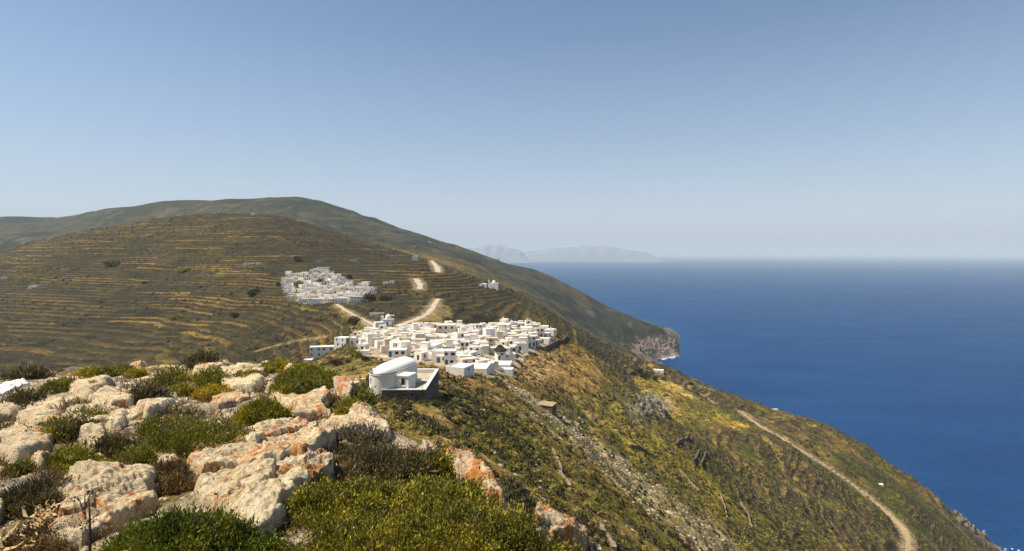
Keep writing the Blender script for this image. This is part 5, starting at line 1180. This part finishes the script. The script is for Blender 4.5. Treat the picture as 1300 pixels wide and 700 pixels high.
stone_wall([(56,472,30,120),(84,468,30,120),(112,466,30,120),(150,463,30,120)], 1.5, 'dark stone wall beyond the left rim of the hilltop', 1.0)

# trees and dark bushes that can be told apart
ITEMS_T = []
def tree(px, py, wpx, hpx, label=None, Y0=150, Y1=1200, mat='tree', group='trees near the villages', name='tree'):
    p = hit(px, py, Y0, Y1); m = p[1]/F; w, h = wpx*m*.8, hpx*m*.85; p = p+np.array([0, w*.3, 0]); p[2] = float(zat(np.array(p[0]), np.array(p[1]))); r = empty(name, p)
    V, Q, c = crown(w/2, w/2*.9, h*.55, 90, 9, w*.10, w*.11, int(px*3+py), lump=.32, lumpf=2.2, up=.3, lo=-.5, core=.72, wfac=.34, cbias=-.05)
    V = V+np.array([0, 0, h*.42]); mk('crown', V, Q, M[mat], r, col=np.repeat(c[:, None], 3, 1))
    b = MB(); b.tube([(0, 0, -.5), (w*.04, 0, h*.3), (w*.01, 0, h*.6)], [w*.055, w*.045, w*.02], 6); 
    for a in (0, 2.1, 4.2): b.tube([(w*.03, 0, h*.28), (w*.25*math.cos(a), w*.25*math.sin(a), h*.6)], [w*.035, w*.015], 5)
    b.build('trunk', M['twig'], r)
    return tag(r, label, 'tree', group)
tree(405,363,13,8,'large dark tree in the middle of the far village',520,900)
tree(378,367,14,11,'olive-green tree among the landward houses of the far village',520,900,'shrub')
tree(353,366,7,10,'dark blue-green tree at the landward corner of the far village',520,900)
tree(468,383,18,11,'big rounded purple-brown tree beside the many-window house',520,900,'heath')
tree(443,354,8,6,'dark tree at the upper seaward corner of the far village',520,900)
tree(488,382,16,6,'low grey-green thicket on the terraces seaward of the far village',500,900)
tree(449,413,20,9,'wide dark thicket at the foot of the straight footpath',300,560,'heath')
tree(499,438,7,7,'reddish bush in front of the grey-front house',180,380,'heath')
tree(456,437,7,6,'dark tree at the corner of the joined house',180,380)
tree(452,455,14,8,'yellow-green garden bush below the small vaulted chapel',180,380,'cushion')
tree(463,459,12,7,'dark green garden bush below the low annex',180,380)
tree(441,461,10,6,'dull green bush in the garden beneath the ploughed plot',180,380,'shrub')
tree(424,465,22,9,'dark brown thicket in front of the long end house',160,380,'heath')
tree(418,457,8,4,'bush with magenta flowers against the long end house',180,380,'magenta')
tree(520,440,6,6,'dark round bush between the grey-front and two-window houses',180,380)
tree(534,442,6,6,'dark bush right in front of the two-window house',180,380)
tree(567,433,4,6,'small dark cypress-like tree below the cream block',180,380)
tree(559,441,4,8,'thin ochre tree among roofs below the cream block',180,380,'brown')
tree(594,459,8,7,'dry brownish tree beside the tall utility pole',180,380,'brown')
tree(550,425,8,5,'dull green tree at the corner of the cream block',180,400,'shrub')
tree(633,440,7,4,'green garden bush under the ravine cube',180,400,'shrub')
tree(668,440,12,4,'green plot hedge below the seaward houses',180,400,'shrub')
tree(812,474,12,6,'dark carob tree at the top of the golden fields',420,1000)
tree(820,482,14,8,'dark tree in the green hollow beside the golden fields',420,1000)
tree(805,477,10,5,'dark bush landward of the carob tree',420,1000)
tree(832,484,8,6,'round dark tree just below the white farm shed',420,1000)
tree(878,490,7,5,'dark bush on the sea-facing golden fields',420,1000)
tree(232,347,17,3.6,'dark clump high on the terraced hill',450,1150,'shrub')
tree(182,361,8,2.6,'isolated dark bush low on the terraced hill',450,1150,'shrub')
tree(140,338,22,2.8,'long dark thicket on the left terraces',450,1150,'shrub')
tree(220,406,13,3.6,'dark bush in the middle of the lower terraces',380,1000,'shrub')
tree(297,404,13,5,'dark bushy tree by the field wall below the far village',380,1000)
tree(318,377,12,6,'dark tree landward of the far village',450,1000)
tree(325,372,9,5,'dark tree between the landward tree and the far village',450,1000)
tree(377,332,10,6,'dark tree uphill of the far village',600,1150)
tree(205,462,40,15,'bare brownish tree behind the far hilltop rim',180,420,'heath')

# ------------------------------------------------------------------ sea, islands, air, sky, sun, camera
def make_sea():
    m, nt, bs, out = newmat('sea_water')
    tc = N(nt, 'ShaderNodeTexCoord').outputs['Object']
    mp = N(nt, 'ShaderNodeMapping', ins={'Rotation': (0, 0, R(25)), 'Scale': (1, 2.2, 1)}); L(nt, tc, mp.inputs[0])
    v = mp.outputs[0]
    big = noise(nt, .0016, 5, .6, v); mid = noise(nt, .012, 5, .6, v)
    c = ramp(nt, math_(nt, 'ADD', math_(nt, 'MULTIPLY', big, .6), math_(nt, 'MULTIPLY', mid, .4)), [(.3, (.0002, .010, .055)), (.5, (.0004, .0145, .076)), (.7, (.0006, .019, .092))]).outputs[0]
    a = N(nt, 'ShaderNodeAttribute', attribute_name='shore').outputs['Fac']
    c = mixn(nt, a, c, (.012, .14, .21))
    L(nt, c, bs.inputs['Base Color']); bs.inputs['IOR'].default_value = 1.33; bs.inputs['Roughness'].default_value = .5; bs.inputs['Specular IOR Level'].default_value = 0
    w1 = noise(nt, .045, 6, .62, v, .4); w2 = noise(nt, .3, 4, .6, v)
    b1 = bump(nt, w1, .9, 4.5, bs); bump(nt, w2, .5, .6, bs, b1)
    lw = N(nt, 'ShaderNodeFresnel', ins={'IOR': 1.33}); gl = N(nt, 'ShaderNodeBsdfGlossy', ins={'Color': (.26, .66, 1, 1), 'Roughness': .3})
    L(nt, bs.inputs['Normal'].links[0].from_socket, lw.inputs['Normal']); L(nt, bs.inputs['Normal'].links[0].from_socket, gl.inputs['Normal'])
    mx = N(nt, 'ShaderNodeMixShader'); L(nt, math_(nt, 'MULTIPLY', math_(nt, 'MINIMUM', math_(nt, 'MULTIPLY', lw.outputs[0], .5), .26), ramp(nt, noise(nt, .0028, 6, .68, v, .5), [(.3, .82), (.5, 1.0), (.7, 1.16)]).outputs[0]), mx.inputs[0]); L(nt, bs.outputs[0], mx.inputs[1]); L(nt, gl.outputs[0], mx.inputs[2]); L(nt, mx.outputs[0], out.inputs[0])
    ang = np.linspace(-R(80), R(80), 241); rad = np.concatenate([np.linspace(300, 2600, 116), np.exp(np.linspace(math.log(2700), math.log(200000), 76))])
    A, Rr = np.meshgrid(ang, rad); X = np.sin(A)*Rr; Y = np.cos(A)*Rr
    zt = zat(X.ravel(), np.clip(Y.ravel(), 1, 5100)).reshape(X.shape)
    ins = (Y > 400) & (Y < 5000) & (np.abs(X/np.maximum(Y, 1)) < 1.4)
    land = ins & (zt > SEA)
    sh = np.zeros(X.shape)
    for rr in range(1, 5):   # a few rings of shallow water round the shore
        acc = np.zeros_like(sh)
        for dx, dy in ((rr, 0), (-rr, 0), (0, rr), (0, -rr), (rr, rr), (-rr, rr), (rr, -rr), (-rr, -rr)):
            acc = np.maximum(acc, np.roll(np.roll(land, dy, 0), dx, 1))
        sh = np.maximum(sh, acc*(1-rr*.22)*.10)
    i = np.arange(X.size).reshape(X.shape); Q = np.stack([i[:-1, :-1], i[1:, :-1], i[1:, 1:], i[:-1, 1:]], -1).reshape(-1, 4)
    o = mk('sea', np.stack([X, Y, np.full(X.shape, SEA)], -1).reshape(-1, 3), Q, m, smooth=True, attrs={'shore': sh})
    tag(o, 'deep blue open sea with small wind ripples', kind='structure')
make_sea()
def foam():
    m = mat_plain('sea_foam_white', (.75, .78, .8), .6, .2, .5, 0); V, Q = [], []
    for (a0, a1, y0, y1, n, s0, s1) in ((800, 868, 1600, 1830, 22, 1.5, 5), (1180, 1300, 570, 680, 22, .8, 2.0)):
        k = np.nonzero((np.abs(ZG-SEA-.5) < 4) & (PX > a0) & (PX < a1) & (YG > y0) & (YG < y1)); pick = rng.permutation(len(k[0]))[:n]
        for i in pick:
            x, y = XG[k[0][i], k[1][i]], YG[k[0][i], k[1][i]]; b = len(V); r = s0+(s1-s0)*rng.random()**2; a_ = rng.random()*3; q = 14
            for t in range(q):
                th = t*6.2832/q; rr = r*(.6+.6*rng.random()); V.append((x+1.8*rr*math.cos(th)*math.cos(a_)-rr*math.sin(th)*math.sin(a_), y+1.8*rr*math.cos(th)*math.sin(a_)+rr*math.sin(th)*math.cos(a_), SEA+.25+.002*i))
            Q.append(tuple(range(b, b+q)))
    tag(mk('sea_foam', V, Q, m), 'white surf breaking along the foot of the cliffs', kind='stuff')
foam()
m_isl = mat_plain('island_hazed', (.17, .20, .235), .95, .10, .002, 0)  # distance haze put into the colour: pale and blue so the islands fade
def island(x0, x1, Y, D, hfun, label):
    n, k = 90, 24
    u = np.linspace(0, 1, n); v = np.linspace(-1, 1, k); U, Vv = np.meshgrid(u, v)
    xs = ((x0+(x1-x0)*U)-CX)/F*Y; ys = Y+Vv*D
    h = (300+.72*(hfun(x0+(x1-x0)*U)-300))*(1-Vv**2)*(1+.12*fbm(U*14, Vv*3, None, 4, 9))
    i = np.arange(n*k).reshape(k, n); Q = np.stack([i[:-1, :-1], i[:-1, 1:], i[1:, 1:], i[1:, :-1]], -1).reshape(-1, 4)
    tag(mk('distant_island', np.stack([xs, ys, SEA-5+np.maximum(h, 0)], -1).reshape(-1, 3), Q, m_isl, smooth=True), label, kind='structure')
YI = 20000
hh = lambda pys: [max(0, 305+(HY-p)/F*YI) for p in pys]
island(560, 672, YI, 900, lambda q: np.interp(q, [560, 575, 590, 605, 620, 630, 640, 650, 660, 672], hh([325, 318, 314, 311.5, 309.5, 309, 311, 314, 317, 338])), 'faint blue island on the hazy horizon, left one')
island(650, 835, YI+1500, 1000, lambda q: np.interp(q, [650, 672, 690, 705, 720, 735, 755, 770, 785, 800, 820, 835], [max(0, 305+(HY-p)/F*(YI+1500)) for p in [326, 317, 317, 312.5, 311, 311, 310, 311, 314, 317, 320, 338]]), 'faint blue island on the hazy horizon, longer right one')

HAZE = 4.8e-5
def make_haze():
    m = bpy.data.materials.new('haze_air'); m.use_nodes = True; nt = m.node_tree; nt.nodes.remove(nt.nodes['Principled BSDF'])
    pv = N(nt, 'ShaderNodeVolumePrincipled', ins={'Color': (.72, .87, 1.0, 1), 'Density': HAZE, 'Anisotropy': 0.0})
    L(nt, pv.outputs[0], nt.nodes['Material Output'].inputs['Volume'])
    try: m.cycles.homogeneous_volume = True
    except Exception: pass
    b = MB(); b.box(-205000, 205000, -4000, 205000, -350, 385); o = b.build('haze', m); tag(o, 'thin blue sea haze', kind='stuff')
make_haze()

SUN_EL, SUN_AZ = R(57), math.atan2(-.99, -.04)      # azimuth measured from +Y towards +X
w = bpy.data.worlds.new('World'); sc.world = w; w.use_nodes = True
nt = w.node_tree; bg = nt.nodes['Background']
sky = N(nt, 'ShaderNodeTexSky', sky_type='NISHITA', sun_disc=False, sun_elevation=SUN_EL, sun_rotation=SUN_AZ % (2*math.pi), altitude=300, air_density=1.0, dust_density=.8, ozone_density=1.2)
gv = N(nt, 'ShaderNodeTexCoord').outputs['Generated']; gx_ = N(nt, 'ShaderNodeSeparateXYZ'); L(nt, gv, gx_.inputs[0])
low = ramp(nt, gx_.outputs[2], [(0, .9), (.07, .68), (.18, .36), (.34, .12), (.55, 0)]).outputs[0]     # pale band of summer haze beyond the built air
skc = mixn(nt, 1, sky.outputs[0], (.88, .99, 1.07), 'MULTIPLY')
band = ramp(nt, gx_.outputs[2], [(0, (.42, .49, .58)), (.018, (.46, .52, .61)), (.06, (.53, .58, .67)), (1, (.55, .60, .69))]).outputs[0]
L(nt, mixn(nt, low, skc, mixn(nt, 1, band, (10, 10, 10), 'MULTIPLY')), bg.inputs[0]); bg.inputs[1].default_value = .066
sl = bpy.data.lights.new('sun', 'SUN'); sl.energy = 4.6; sl.angle = R(.53); sl.color = (1, .90, .74)
so = bpy.data.objects.new('sun', sl); COL.objects.link(so)
d = np.array([math.sin(SUN_AZ)*math.cos(SUN_EL), math.cos(SUN_AZ)*math.cos(SUN_EL), math.sin(SUN_EL)])
import mathutils
so.rotation_euler = mathutils.Vector(d).to_track_quat('Z', 'Y').to_euler()
cam = bpy.data.cameras.new('camera'); co = bpy.data.objects.new('camera', cam); COL.objects.link(co)
cam.sensor_fit = 'HORIZONTAL'; cam.sensor_width = 36; cam.lens = 36*F/1300
co.location = (0, 0, 0); co.rotation_euler = (R(90), 0, 0)
cam.shift_x = 0; cam.shift_y = (HY-350)/1300.0
cam.clip_start = .05; cam.clip_end = 400000
sc.camera = co
vs = sc.view_settings; vs.view_transform = 'Standard'; vs.look = 'None'; vs.gamma = 1; vs.exposure = .75; vs.use_curve_mapping = False
cy = sc.cycles
cy.max_bounces = 6; cy.diffuse_bounces = 3; cy.glossy_bounces = 2; cy.transmission_bounces = 3; cy.volume_bounces = 0; cy.transparent_max_bounces = 6
cy.use_denoising = True; cy.caustics_reflective = False; cy.caustics_refractive = False
